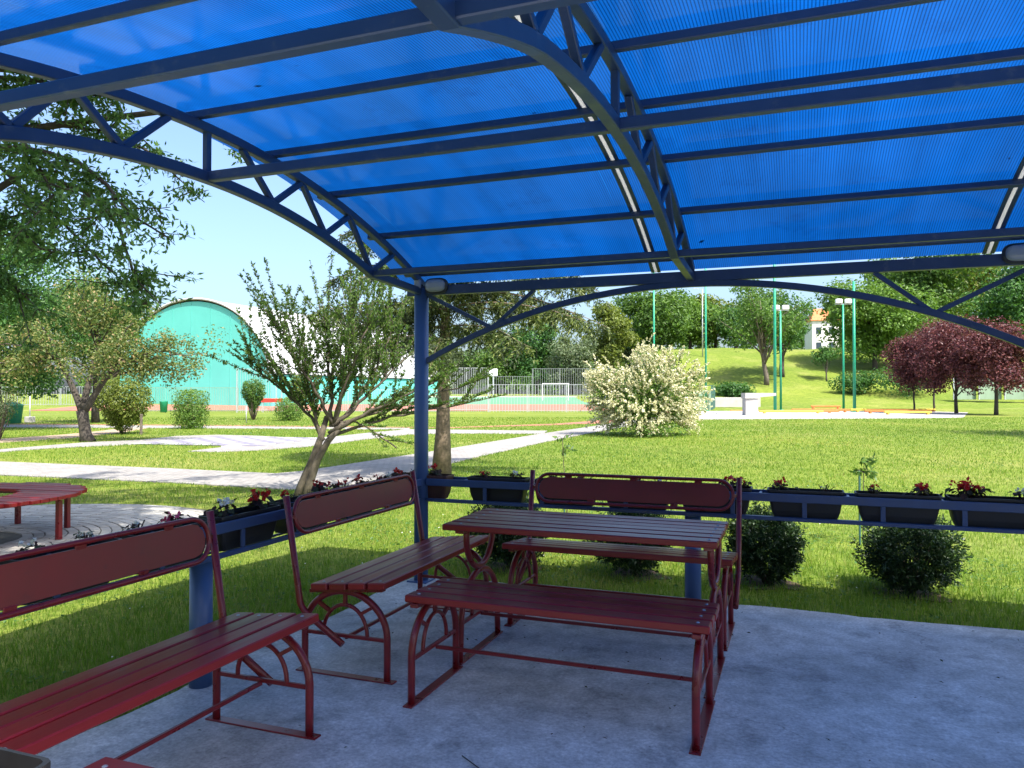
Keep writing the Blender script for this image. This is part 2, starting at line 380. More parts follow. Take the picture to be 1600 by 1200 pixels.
def paving_material(name, col, sx=0.2, sy=0.1, rot=0.3):
    m, t, n, p = newmat(name); P = world_vec(t)
    mp = t.nodes.new('ShaderNodeMapping'); mp.inputs['Rotation'].default_value = (0, 0, rot); t.links.new(P, mp.inputs['Vector'])
    b = t.nodes.new('ShaderNodeTexBrick'); b.inputs['Scale'].default_value = 1.0
    b.inputs['Brick Width'].default_value = sx; b.inputs['Row Height'].default_value = sy; b.inputs['Mortar Size'].default_value = 0.008
    b.inputs['Color1'].default_value = (*[c*0.86 for c in col], 1); b.inputs['Color2'].default_value = (*[c*1.10 for c in col], 1)
    b.inputs['Mortar'].default_value = (*[c*0.5 for c in col], 1)
    t.links.new(mp.outputs[0], b.inputs['Vector'])
    n1 = noise(t, 1.3, 6, 0.65, P); d = ramp(t, n1.outputs['Fac'], [(0.3, (0.85,)*3), (0.7, (1.08,)*3)])
    c = mixc(t, 1.0, b.outputs['Color'], d.outputs[0], 'MULTIPLY')
    t.links.new(c, p.inputs['Base Color']); p.inputs['Roughness'].default_value = 0.85
    bump(t, p, b.outputs['Fac'], -0.4, 0.01); return m
M['paving'] = paving_material('pale_paving', (0.300, 0.280, 0.255))
M['padbed'] = simple('paver_joint_sand', (0.10, 0.095, 0.075), 0.95, 0.3, 12, bmp=0.5)
def paver_mat():
    m, t, n, p = newmat('grey_paver')
    a = t.nodes.new('ShaderNodeAttribute'); a.attribute_name = 'rnd'
    r = ramp(t, a.outputs['Fac'], [(0, (0.30, 0.285, 0.25)), (1, (0.44, 0.42, 0.375))])
    n1 = noise(t, 9, 6, 0.7, world_vec(t)); d = ramp(t, n1.outputs['Fac'], [(0.3, (0.8,)*3), (0.7, (1.12,)*3)])
    t.links.new(mixc(t, 1.0, r.outputs[0], d.outputs[0], 'MULTIPLY'), p.inputs['Base Color']); p.inputs['Roughness'].default_value = 0.9
    bump(t, p, n1.outputs['Fac'], 0.4, 0.01); return m
M['paver'] = paver_mat()
def poly_material():
    """blue twin-wall polycarbonate: light is scattered through it, its ribs run along the arch"""
    m, t, n, p = newmat('blue_polycarbonate')
    tc = t.nodes.new('ShaderNodeTexCoord'); sx = t.nodes.new('ShaderNodeSeparateXYZ'); t.links.new(tc.outputs['Object'], sx.inputs[0])
    fr = mth(t, 'FRACT', mth(t, 'MULTIPLY', sx.outputs[0], 1/0.0135))
    tri = mth(t, 'ABSOLUTE', mth(t, 'SUBTRACT', fr, 0.5))
    rib = ramp(t, tri, [(0.0, (1, 1, 1)), (0.26, (0.95,)*3), (0.42, (0.46,)*3), (0.5, (0.36,)*3)])
    mp = t.nodes.new('ShaderNodeMapping'); mp.inputs['Scale'].default_value = (5.5, 0.5, 0.5); t.links.new(tc.outputs['Object'], mp.inputs['Vector'])
    n1 = noise(t, 1.0, 5, 0.6, mp.outputs[0]); n2 = noise(t, 0.55, 4, 0.6)
    stk = ramp(t, n1.outputs['Fac'], [(0.28, (0.76,)*3), (0.55, (0.97,)*3), (0.78, (1.08,)*3)])
    bl = ramp(t, n2.outputs['Fac'], [(0.3, (0.70,)*3), (0.7, (1.16,)*3)])
    col = mixc(t, 1.0, rib.outputs[0], stk.outputs[0], 'MULTIPLY')
    col = mixc(t, 1.0, col, bl.outputs[0], 'MULTIPLY')
    # dirt that has gathered on top of the sheets, and a few fine scratches along the ribs
    n3 = noise(t, 2.6, 7, 0.72); drt = ramp(t, n3.outputs['Fac'], [(0.56, (1, 1, 1)), (0.74, (0.62, 0.66, 0.72))])
    col = mixc(t, 1.0, col, drt.outputs[0], 'MULTIPLY')
    mp2 = t.nodes.new('ShaderNodeMapping'); mp2.inputs['Scale'].default_value = (60, 0.35, 0.35); t.links.new(tc.outputs['Object'], mp2.inputs['Vector'])
    n4 = noise(t, 1.0, 2, 0.5, mp2.outputs[0]); scr = ramp(t, n4.outputs['Fac'], [(0.70, (1, 1, 1)), (0.74, (1.5, 1.45, 1.3))])
    col = mixc(t, 1.0, col, scr.outputs[0], 'MULTIPLY')
    col = mixc(t, 1.0, col, (0.0020, 0.068, 0.295), 'MULTIPLY')
    tr = t.nodes.new('ShaderNodeBsdfTranslucent'); t.links.new(col, tr.inputs['Color'])
    df = t.nodes.new('ShaderNodeBsdfDiffuse'); t.links.new(mixc(t, 1.0, col, (0.6, 0.6, 0.6), 'MULTIPLY'), df.inputs['Color'])
    ad = t.nodes.new('ShaderNodeMixShader'); ad.inputs[0].default_value = 0.2
    t.links.new(tr.outputs[0], ad.inputs[1]); t.links.new(df.outputs[0], ad.inputs[2])
    gl = t.nodes.new('ShaderNodeBsdfGlossy'); gl.inputs['Roughness'].default_value = 0.09; gl.inputs['Color'].default_value = (0.8, 0.9, 1, 1)
    lw = t.nodes.new('ShaderNodeLayerWeight'); lw.inputs['Blend'].default_value = 0.5
    fac = mth(t, 'MULTIPLY_ADD', mth(t, 'POWER', lw.outputs['Facing'], 6.2), 0.80, 0.015)
    bp = t.nodes.new('ShaderNodeBump'); bp.inputs['Strength'].default_value = 0.12; bp.inputs['Distance'].default_value = 0.002
    t.links.new(rib.outputs[0], bp.inputs['Height']); t.links.new(bp.outputs[0], gl.inputs['Normal'])
    mx = t.nodes.new('ShaderNodeMixShader'); t.links.new(fac, mx.inputs[0]); t.links.new(ad.outputs[0], mx.inputs[1]); t.links.new(gl.outputs[0], mx.inputs[2])
    t.links.new(mx.outputs[0], n['Material Output'].inputs['Surface'])
    return m
M['poly'] = poly_material()
def bead_mat():
    m, t, n, p = newmat('clear_joint_bead'); tr = t.nodes.new('ShaderNodeBsdfTranslucent'); tr.inputs['Color'].default_value = (0.62, 0.62, 0.60, 1)
    mx = t.nodes.new('ShaderNodeMixShader'); mx.inputs[0].default_value = 0.3; p.inputs['Base Color'].default_value = (0.7, 0.7, 0.7, 1); p.inputs['Roughness'].default_value = 0.25
    t.links.new(tr.outputs[0], mx.inputs[1]); t.links.new(p.outputs[0], mx.inputs[2]); t.links.new(mx.outputs[0], n['Material Output'].inputs['Surface']); return m
M['bead'] = bead_mat()

# ------------------------------------------------------------------ ground and paths
def pip(pts, poly):
    x, y = pts[:, 0], pts[:, 1]; poly = np.asarray(poly, float); inside = np.zeros(len(pts), bool)
    x0, y0 = poly[:, 0], poly[:, 1]; x1, y1 = np.roll(x0, -1), np.roll(y0, -1)
    for a, b, c_, d_ in zip(x0, y0, x1, y1):
        k = ((b > y) != (d_ > y)) & (x < (c_-a)*(y-b)/((d_-b) if d_ != b else 1e-9)+a); inside ^= k
    return inside
xs = np.concatenate([np.arange(-300, -60, 20), np.arange(-60, 100, 4), np.arange(100, 321, 20)])
ds = np.concatenate([np.arange(-24, 160, 4), np.arange(160, 700, 30)]).astype(float)
XX, DD = np.meshgrid(xs, ds)
g = MB(); vv = atv(np.c_[XX.ravel(), DD.ravel(), terr(XX, DD).ravel()])
nx = len(xs); i = np.arange(len(ds)-1)[:, None]; j = np.arange(nx-1)[None]
g.add(vv, np.stack([i*nx+j, i*nx+j+1, (i+1)*nx+j+1, (i+1)*nx+j], -1).reshape(-1, 4), True)
tag(g.build('lawn', M['lawn']), kind='structure')

PATHS = {
 'near_path': [(-22, 21.6), (-13.05, 18.08), (-11.67, 17.38), (-7.15, 15.77), (-4.57, 14.74), (-4.2, 15.17), (-3.92, 15.84), (-1.94, 21.06), (1.13, 29.85), (5.78, 41.68), (7.53, 47.19), (11.2, 62), (14.5, 62), (9.2, 47.2), (7.35, 41.68), (4.87, 35.13), (1.03, 24.53), (-0.86, 18.65), (-1.99, 14.8), (-2.61, 12.97), (-3.37, 12.18), (-6.01, 13.26), (-9.72, 14.49), (-10.85, 15.04), (-20, 18.2)],
 'board_path': [(-17.5, 18.3), (-14.31, 21.32), (-13.7, 24.36), (-12.54, 25.77), (-12.44, 27.55), (-12.43, 28.2), (-11.25, 29.12), (-9.55, 28.43), (-7.18, 26.73), (-6.53, 27.77), (-5.7, 30.88), (-4.54, 33.8), (1.5, 32.4), (1.25, 29.85), (-2.53, 30.1), (-3.94, 29.36), (-5.15, 25.58), (-6.01, 22.38), (-7.03, 20.94), (-7.85, 20.35), (-8.76, 20.58), (-8.44, 22.11), (-8.77, 22.96), (-10.78, 23.88), (-11.47, 23.56), (-13.19, 21.84), (-13.66, 20.35), (-15.5, 17.6)],
 'far_path': [(-60, 42.5), (-28.79, 38.96), (-26.4, 39.3), (-14.42, 37.33), (-4.72, 35.13), (-4.5, 33.49), (-13.44, 34.79), (-24.07, 35.84), (-26.21, 35.48), (-60, 38.5)],
}
for k, (nm, pts) in enumerate(PATHS.items()):
    pw = atv(np.c_[np.array(pts), np.zeros(len(pts))])
    b = MB(); b.prism(pw, GZ-0.02, GZ+0.018-0.003*k); tag(b.build(nm, M['paving']), kind='structure')
RED = [(-60, 43.6), (-27.68, 40.6), (-15.21, 38.6), (-4.96, 36.3), (-3.04, 35.9), (2.2, 40.28), (6.42, 47.82), (13, 62), (16, 72), (14.6, 72), (11.4, 62), (5.6, 41.68), (2.06, 38.6), (-2.95, 35.25), (-4.81, 35.7), (-14.73, 37.9), (-26.75, 39.7), (-60, 42.8)]
b = MB(); b.prism(atv(np.c_[np.array(RED), np.zeros(len(RED))]), GZ-0.02, GZ+0.008); tag(b.build('red_track', M['redtrack']), kind='structure')
DIRT = [(-24, 24.2), (-17.78, 26.47), (-17.32, 29.47), (-17.53, 32.63), (-18.23, 36.0), (-16.85, 35.6), (-15.86, 30.97), (-15.56, 26.86), (-16.35, 24.35), (-22, 21.8)]
b = MB(); b.prism(atv(np.c_[np.array(DIRT), np.zeros(len(DIRT))]), GZ-0.02, GZ+0.005); tag(b.build('dirt_track', M['dirt']), kind='structure')
PAD = [(9.5, 47.2), (14.0, 60), (17.6, 71.5), (38, 71.5), (39.5, 66), (30.5, 51.5), (27, 49.8)]
b = MB(); b.prism(atv(np.c_[np.array(PAD), np.zeros(len(PAD))]), GZ-0.02, GZ+0.025); tag(b.build('concrete_pad', M['concrete_white']), kind='structure')
# chess board of separate tiles let into the paved square
cb = bpy.data.objects.new('chess_board', None); COL.objects.link(cb); cb.location = at(-9.2, 25.2, GZ+0.02); cb.rotation_euler = (0, 0, YAW - 0.22)
tag(cb, kind='structure')
tb = MB(); tb.box((0, 0, 0), (0.53, 0.53, 0.02), ch=0.006); tm_d = tb.mesh('board_tile'); tm_l = tm_d.copy()
for a in range(8):
    for c_ in range(8):
        dk = (a+c_) % 2
        link('board_tile', tm_d if dk else tm_l, M['board_dark'] if dk else M['board_light'], cb, ((a-3.5)*0.55, (c_-3.5)*0.55, 0.0))
# sports courts
def strip(name, x0, x1, dlist, m, lift, slope=True):
    b = MB(); P = []
    for d in dlist: P += [(x0*d if slope else x0, d), (x1*d if slope else x1, d)]
    P = np.array(P); b.add(atv(np.c_[P, terr(P[:, 0]*0, P[:, 1])+lift]), [np.array([[2*k, 2*k+1, 2*k+3, 2*k+2] for k in range(len(dlist)-1)])])
    return tag(b.build(name, m), kind='structure')
strip('red_court', -46, 12, [72.4, 76, 80, 84], M['redtrack'], 0.03, False)
strip('green_court', -30, 14, [84.1, 92, 100, 104], M['greencourt'], 0.035, False)
strip('court_line', -30, 14, [104.1, 105.2], M['white'], 0.04, False)

# shelter slab: one concrete sheet with an uneven edge towards the grass
e = MB(); pts = []
for x in np.arange(-0.11, 9.6, 0.16): pts.append((x, 0.17+0.018*math.sin(x*5.1)+random.uniform(-.012, .012)))
for y in np.arange(0.0, -7.6, -0.16): pts.append((9.6, y))
for x in np.arange(9.6, -0.11, -0.6): pts.append((x, -7.6))
for y in np.arange(-7.6, 0.1, 0.16): pts.append((-0.12+0.018*math.sin(y*4.3)+random.uniform(-.012, .012), y))
e.prism(np.array(pts), -0.12, 0.0); tag(e.build('concrete_slab', M['concrete']), kind='structure')

# round paved place with pavers (joined) round the tree
PC = np.array([-5.3, -0.15]); PR = 2.78
a = np.linspace(0, 2*np.pi, 64, endpoint=False)
pb = MB(); pb.prism(np.c_[PC[0]+PR*np.cos(a), PC[1]+PR*np.sin(a)], GZ-0.06, GZ+0.008)
padob = tag(pb.build('paved_circle', M['padbed']), kind='structure')
pv = MB(); rr_ = 0.62
while rr_ < PR-0.04:
    nn = int(2*np.pi*rr_/0.205); ph = random.random()
    for k in range(nn):
        t_ = (k+ph)/nn*2*np.pi
        ca, sa = math.cos(t_), math.sin(t_)
        pv.box((PC[0]+rr_*ca, PC[1]+rr_*sa, GZ+0.008+random.uniform(-.004, .004)), (0.094, 2*np.pi*rr_/nn-0.012, 0.02),
               np.array([[ca, -sa, 0], [sa, ca, 0], [0, 0, 1]]), 0.004, random.random())
    rr_ += 0.107
po = pv.build('paver', M['paver'], padob); po['kind'] = 'stuff'

# ------------------------------------------------------------------ pavilion
RA = 6.3; YM = -2.4
def up_z(y, dz=0.0): o = y-YM; return 2.88+dz-(RA-math.sqrt(RA*RA-o*o))
def low_z(y):
    o = abs(y-YM)
    lw = 0.038*max(0.0, min(1.0, (o-1.05)/0.57)) if y < YM else 0.0
    if o <= 1.62: return 2.625-(5.2-math.sqrt(5.2*5.2-o*o))-lw
    t = (o-1.62)/0.78; z1 = 2.625-(5.2-math.sqrt(5.2*5.2-1.62**2))
    return (z1-lw)*(1-t)+2.335*t
pav = thing('pavilion', 'open blue steel shelter with arched trusses under a blue ribbed plastic roof', 'shelter', (0, 0, 0))
XF = [0.0, 2.15, 4.3, 6.45, 8.6]
postm = None
for (x, y) in ((0, 0), (4.3, 0), (8.6, 0), (0, -4.8), (4.3, -4.8), (8.6, -4.8)):
    if postm is None:
        b = MB(); b.cyl((0, 0, 0.0), (0, 0, 2.36), 0.057, n=28); b.box((0, 0, 0.006), (0.17, 0.17, 0.012)); postm = b.mesh('post')
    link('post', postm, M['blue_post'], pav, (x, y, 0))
def rect_prof(wd, ht, ch=0.004):
    a, b = wd/2, ht/2
    return [(-a+ch, -b), (a-ch, -b), (a, -b+ch), (a, b-ch), (a-ch, b), (-a+ch, b), (-a, b-ch), (-a, -b+ch)]
ys = np.linspace(0.02, -4.82, 41)
for x in XF:
    tr = MB(); tr.sweep([(0, y, up_z(y)) for y in ys], 1.0, prof=rect_prof(0.045, 0.05), up=(0, 0, 1), smooth=False)
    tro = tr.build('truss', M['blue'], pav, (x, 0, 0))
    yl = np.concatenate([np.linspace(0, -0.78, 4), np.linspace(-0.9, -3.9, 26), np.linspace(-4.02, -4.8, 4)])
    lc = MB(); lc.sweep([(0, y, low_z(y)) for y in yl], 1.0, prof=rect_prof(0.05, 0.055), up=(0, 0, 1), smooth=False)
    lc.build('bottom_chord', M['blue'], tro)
    nodes = []
    for s_ in (1, -1):
        U = [YM+s_*o for o in (0.26, 0.80, 1.33, 1.93)]; Lw = [YM+s_*o for o in (0.53, 1.05, 1.62)]
        nodes += [(U[0], Lw[0]), (U[1], Lw[0]), (U[1], Lw[1]), (U[2], Lw[1]), (U[2], Lw[2]), (U[3], Lw[2])]
    nodes.append((YM, YM))
    for (yu, yl_) in nodes:
        sb = MB(); sb.bar((0, yu, up_z(yu)-0.02), (0, yl_, low_z(yl_)+0.02), 0.034, 0.034, up=(1, 0, 0), ch=0.004)
        sb.build('web_strut', M['blue'], tro)
# long members
def longbar(name, y, z, wd, ht, x0=-0.12, x1=8.75, tilt=0.0):
    b = MB(); c_, s_ = math.cos(tilt), math.sin(tilt)
    b.box(((x0+x1)/2, 0, 0), (x1-x0, wd, ht), np.array([[1, 0, 0], [0, c_, -s_], [0, s_, c_]]), 0.004)
    return b.build(name, M['blue'], pav, (0, y, z))
for y in (-0.06, -0.62, -1.25, -1.87, -2.47, -3.03, -3.57, -4.17, -4.74):
    longbar('purlin', y, up_z(y)+0.046, 0.038, 0.038, tilt=-math.asin((y-YM)/RA))
longbar('ridge_tie', YM, low_z(YM)+0.002, 0.045, 0.050, 0.0, 8.6)
for y in (-0.78, -4.02): longbar('side_tie', y, low_z(y)+0.004, 0.040, 0.042, 0.0, 8.6)
for y in (0.0, -4.8): longbar('eave_beam', y, 2.342, 0.055, 0.075)
# arched braces under the eave beams
def eave_arch(xa, xb, y):
    xm = (xa+xb)/2; n = 31; xs_ = np.linspace(xa+0.05, xb-0.05, n)
    Ra = (2.1**2+0.52**2)/(2*0.52)
    az = lambda x: 2.292-(Ra-math.sqrt(max(0, Ra*Ra-(x-xm)**2)))
    b = MB(); b.sweep([(x, y, az(x)) for x in xs_], 1.0, prof=rect_prof(0.045, 0.045), up=(0, 0, 1), smooth=False)
    ao = b.build('eave_arch', M['blue'], pav)
    for s_ in (-1, 1):
        nx_ = xm+s_*1.53
        for xt in (xm+s_*2.09, xm+s_*1.18):
            q = MB(); q.bar((xt, y, 2.305), (nx_, y, az(nx_)), 0.03, 0.03, up=(0, 1, 0), ch=0.003); q.build('arch_brace', M['blue'], ao)
for (xa, xb) in ((0, 4.3), (4.3, 8.6)): eave_arch(xa, xb, 0.0)
# roof sheets, joint strips, washers
RX = [-0.24, 1.876, 4.009, 6.14, 8.30, 8.95]
yr = np.linspace(0.14, -4.94, 45)
for k in range(5):
    b = MB(); x0, x1 = RX[k]+0.012, RX[k+1]-0.012
    nxs = 3; xx = np.linspace(x0, x1, nxs)
    V_ = np.array([(x, y, up_z(y)+0.073) for y in yr for x in xx]); i = np.arange(len(yr)-1)[:, None]; j = np.arange(nxs-1)[None]
    b.add(V_, np.stack([i*nxs+j, i*nxs+j+1, (i+1)*nxs+j+1, (i+1)*nxs+j], -1).reshape(-1, 4), True)
    b.build('roof_sheet', M['poly'], pav)
for x in RX[1:5]:
    b = MB(); b.sweep([(x, y, up_z(y)+0.069) for y in yr], 1.0, prof=rect_prof(0.020, 0.012, 0.002), up=(0, 0, 1), smooth=False)
    jo = b.build('joint_bead', M['bead'], pav)
    for sg in (-1, 1):
        c_ = MB(); c_.sweep([(x+sg*0.0235, y, up_z(y)+0.066) for y in yr], 1.0, prof=rect_prof(0.024, 0.008, 0.002), up=(0, 0, 1), smooth=False)
        c_.build('joint_flange', M['blue'], jo)
wb = MB(); wb.lathe([(0, 0), (0.026, 0), (0.03, -0.006), (0.022, -0.014), (0, -0.016)], 12); wm = wb.mesh('roof_washer')
for y in (-0.10, -1.29, -2.51, -3.61):
    for x in np.arange(0.25, 8.5, 0.52):
        if min(abs(x-q) for q in XF) < 0.1: continue
        if y > -0.5 and int(round((x-.25)/.52)) % 1 == 0 or int(round((x-.25)/.52)) % 2 == 0:
            o = link('roof_washer', wm, M['lampbase'], pav, (x, y+0.075, up_z(y+0.075)+0.071)); o.rotation_euler = (-math.asin((y-YM)/RA), 0, 0)

lt = MB(); n = 90; X_ = rng.uniform(0, 8.4, n); Y_ = rng.uniform(-4.6, .05, n); k_ = rng.random(n) < .6
Y_[k_] = np.array([-0.10, -0.66, -1.29, -1.91, -2.51, -3.07])[rng.integers(0, 6, k_.sum())]+rng.uniform(.02, .14, k_.sum())
P_ = np.c_[X_, Y_, [up_z(y)+.0765 for y in Y_]]; lt_pts = P_
def wall_lamp(x, label):
    t_ = thing('wall_lamp', label, 'lamp', (x, -0.0285, 2.372), 0, 'oval lamps on the eave beam')
    b = MB(); a = np.linspace(0, 2*np.pi, 32, endpoint=False)
    def ring(rx, rz, y): return [(math.copysign(abs(math.cos(q))**0.55, math.cos(q))*rx, y, math.copysign(abs(math.sin(q))**0.75, math.sin(q))*rz) for q in a]
    rings = [ring(.098, .062, 0), ring(.098, .062, -.028), ring(.088, .054, -.034)]
    def stack(b, rings, capend=True):
        n = 32; v = np.concatenate([np.array(r) for r in rings]); i = np.arange(len(rings)-1)[:, None]; j = np.arange(n)[None]; j2 = (j+1) % n
        b.add(v, np.stack([i*n+j, i*n+j2, (i+1)*n+j2, (i+1)*n+j], -1).reshape(-1, 4), True)
        if capend: b.add(rings[-1], np.arange(n)[None], True)
    stack(b, rings); b.build('base', M['lampbase'], t_)
    l = MB(); stack(l, [ring(.084, .050, -.030), ring(.082, .048, -.055), ring(.070, .038, -.066), ring(.035, .018, -.070)]); l.build('lens', M['lens'], t_)
    return t_
wall_lamp(0.155, 'oval lamp with pale lens on the beam beside the tall corner post')
wall_lamp(4.145, 'oval lamp with pale lens at the far right end of the eave beam')
jb = MB(); jb.box((0, 0, 0), (0.05, 0.04, 0.07), ch=0.006); jb.build('junction_box', M['lens'], pav, (0.005, -0.078, 2.39))

# ------------------------------------------------------------------ planter railings
def railing(label, p0, ang, L, posts, struts, crosses):
    t_ = thing('railing', label, 'railing', p0, ang, 'low blue railings that carry the flower boxes')
    def bx(name, c, size, ch=0.003):
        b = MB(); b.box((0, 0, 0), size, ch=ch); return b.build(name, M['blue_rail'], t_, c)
    bx('top_rail', (L/2, -0.03, 0.802), (L, 0.022, 0.055)); bx('top_rail', (L/2, 0.175, 0.802), (L, 0.022, 0.055))
    bx('bottom_rail', (L/2, -0.03, 0.660), (L, 0.03, 0.026)); bx('bottom_rail', (L/2, 0.12, 0.647), (L, 0.02, 0.012))
    sm_ = MB(); sm_.box((0, 0, 0), (0.03, 0.012, 0.1015), ch=0.002); sme = sm_.mesh('rail_strut')
    for x in struts: link('rail_strut', sme, M['blue_rail'], t_, (x, -0.03, 0.7238))
    cm = MB(); cm.box((0, 0, 0), (0.018, 0.18, 0.012), ch=0.002); cme = cm.mesh('cross_bar')
    for x in crosses: link('cross_bar', cme, M['blue_post'], t_, (x, 0.0725, 0.815))
    pm = MB(); pm.cyl((0, 0, -0.0), (0, 0, 0.640), 0.057, n=28); pme = pm.mesh('short_post')
    for x in posts: link('short_post', pme, M['blue_post'], t_, (x, 0.04, 0))
    return t_
railing('front blue flower-box railing along the lawn behind the bench', (0.06, 0, 0), 0, 8.5, [2.09, 6.4], [0.51, 0.98, 1.62, 2.37, 2.835, 3.312, 3.776, 4.4, 5.0, 5.6, 6.2, 6.8, 7.4], [0.30, 0.87, 1.43, 2.55, 3.11, 3.67, 4.25, 4.8])
railing('side blue flower-box railing behind the two left benches', (0, -0.06, 0), -math.pi/2, 4.7, [2.32], [0.5, 1.05, 1.6, 2.09, 2.65, 3.2, 3.75, 4.3], [0.3, 0.86, 1.42, 1.98, 2.54, 3.1])
# the side railing's far bar faces away from the slab: turn it round by mirroring
bpy.data.objects['railing.001'].scale = (1, -1, 1)

def leaf_quads(b, P, N, size, aspect=0.5, fold=0.15, rnd=None, seed=None):
    """one folded diamond leaf per point; N = leaf normals"""
    r_ = np.random.default_rng(seed) if seed is not None else rng
    n = len(P)
    if n == 0: return
    N = N/np.maximum(np.linalg.norm(N, axis=1, keepdims=True), 1e-9)
    A = r_.normal(size=(n, 3)); T = A-N*np.sum(A*N, 1, keepdims=True); T /= np.maximum(np.linalg.norm(T, axis=1, keepdims=True), 1e-9)
    B = np.cross(N, T); sz = np.broadcast_to(size, (n,))[:, None]*r_.uniform(0.7, 1.3, (n, 1))
    v = np.stack([P-T*sz*0.5, P+B*sz*aspect*0.5+N*sz*fold, P+T*sz*0.5, P-B*sz*aspect*0.5+N*sz*fold], 1).reshape(-1, 3)
    k = np.arange(n)*4
    b.add(v, np.stack([k, k+1, k+2, k+3], 1), False, r_.random(n) if rnd is None else rnd)
def leaf_dir(b, P, T, N, ln, wd, rnd=None):
    """leaf quads with given length axis T and normal N"""
    n = len(P); T = T/np.maximum(np.linalg.norm(T, axis=1, keepdims=True), 1e-9)
    B = np.cross(N, T); B /= np.maximum(np.linalg.norm(B, axis=1, keepdims=True), 1e-9)
    ln = np.broadcast_to(ln, (n,))[:, None]; wd = np.broadcast_to(wd, (n,))[:, None]
    v = np.stack([P, P+T*ln*0.45+B*wd*0.5, P+T*ln, P+T*ln*0.45-B*wd*0.5], 1).reshape(-1, 3); k = np.arange(n)*4
    b.add(v, np.stack([k, k+1, k+2, k+3], 1), False, rng.random(n) if rnd is None else rnd)

# planters
leaf_quads(lt, lt_pts, rng.normal(size=(90, 3))*.05+np.array([0, 0, 1]), rng.uniform(.015, .05, 90), .5, .02); tag(lt.build('roof_litter', M['begonia']), kind='stuff')
def planter_shell(L, D=0.168, H=0.185):
    b = MB(); n = 6
    prof = [(0.42, -H), (0.455, -0.12), (0.49, -0.03), (0.5, 0.0)]
    ring = []
    def rect(l, d, z, r=0.02):
        pts = []
        for (sx, sy) in ((1, 1), (-1, 1), (-1, -1), (1, -1)):
            for q in ((0, 45, 90) if (sx*sy > 0) else (90, 45, 0)):
                qa = R(q); pts.append((sx*(l-r+r*math.cos(qa)), sy*(d-r+r*math.sin(qa)), z))
        return pts
    rg = [rect(L*0.41, D*0.33, -H), rect(L*0.445, D*0.39, -H*0.75), rect(L*0.485, D*0.47, -0.03), rect(L*0.49, D*0.48, -0.012),
          rect(L*0.5, D*0.5, -0.010), rect(L*0.5, D*0.5, 0.004), rect(L*0.482, D*0.455, 0.004), rect(L*0.478, D*0.45, -0.03)]
    m = 12; v = np.concatenate([np.array(r) for r in rg]); i = np.arange(len(rg)-1)[:, None]; j = np.arange(m)[None]; j2 = (j+1) % m
    b.add(v, np.stack([i*m+j, i*m+j2, (i+1)*m+j2, (i+1)*m+j], -1).reshape(-1, 4))
    b.add(rg[0], np.arange(m)[::-1][None]); return b
def begonia(parent, x, kind, sc=1.0, seed=0):
    r_ = np.random.default_rng(seed)
    sc *= 0.78; b = MB(); n = int(24*sc)+14
    P = r_.normal(size=(n, 3))*np.array([0.045, 0.035, 0.018])*sc+np.array([x, 0, 0.02*sc]); P[:, 2] = np.abs(P[:, 2]+0.005)
    leaf_quads(b, P, P-np.array([x, 0, -0.05])+r_.normal(size=(n, 3))*0.03, 0.042*sc, 0.8, 0.1, seed=seed)
    for q in range(5):
        b.sweep([(x, 0, -0.03), (x+r_.normal()*0.03, r_.normal()*0.02, 0.03+0.02*r_.random())], 0.003, 4)
    plant = b.build('flowering_plant', M['begonia'], parent)
    f = MB(); k = int(r_.integers(5, 9)*sc)+1
    ctr = np.c_[x+r_.normal(size=k)*0.030*sc, r_.normal(size=k)*0.025*sc, (0.045+0.035*r_.random(k))*sc]
    P = np.repeat(ctr, 5, 0)+r_.normal(size=(k*5, 3))*0.009*sc
    leaf_quads(f, P, r_.normal(size=(k*5, 3))+np.array([0, -0.6, 0.8]), 0.026*sc, 0.85, 0.12, seed=seed+1)
    f.build('blossom', M['petal_'+kind], plant)
def flower_box(name, label, loc, rz, plants, L=0.5, mat='planter', seed=0):
    t_ = thing(name, label, 'planter', loc, rz, 'flower boxes hung in the railings')
    planter_shell(L).build('box', M[mat], t_)
    s_ = MB(); s_.box((0, 0, -0.04), (L*0.94, 0.14, 0.02)); so_ = s_.build('soil', M['soil'], t_)
    for k, (x, kind, sc) in enumerate(plants): begonia(t_, x, kind, sc, seed*10+k+1)
    return t_
PZ = 0.848
FB = [(-0.02, 0.5, 'planter_brown', [(0.10, 'red', 1.2), (-0.05, 'red', 1.0)], 'brown flower box with red blooms half hidden behind the corner post'),
      (0.645, 0.49, 'planter', [(-0.12, 'red', 0.8), (0.14, 'white', 0.9)], 'black flower box with one white bloom, next right of the corner post'),
      (1.20, 0.5, 'planter', [(-0.1, 'red', 0.8), (0.12, 'red', 0.7)], 'black flower box behind the left half of the bench backrest'),
      (1.75, 0.5, 'planter', [(0.0, 'red', 0.7), (0.16, 'white', 0.6)], 'black flower box behind the right half of the bench backrest'),
      (2.305, 0.5, 'planter', [(0.10, 'red', 1.25), (0.19, 'red', 1.0)], 'black flower box with red blooms at the right post of the bench back'),
      (2.90, 0.49, 'planter', [(-0.16, 'red', 1.1), (0.12, 'white', 0.5)], 'black flower box with one red bloom at its left end, above the gap between shrubs'),
      (3.465, 0.51, 'planter', [(-0.14, 'red', 0.9), (0.14, 'red', 1.2)], 'black flower box with a red bloom near each end, right of the thin stake'),
      (4.02, 0.54, 'planter', [(-0.17, 'red', 1.5), (-0.10, 'red', 1.2), (0.16, 'white', 1.1)], 'black flower box with a bushy red plant, rightmost in the front railing')]
for k, (x, L, mt, pl, lb) in enumerate(FB): flower_box('flower_box', lb, (x, 0.0725, PZ), 0, pl, L, mt, k+1)
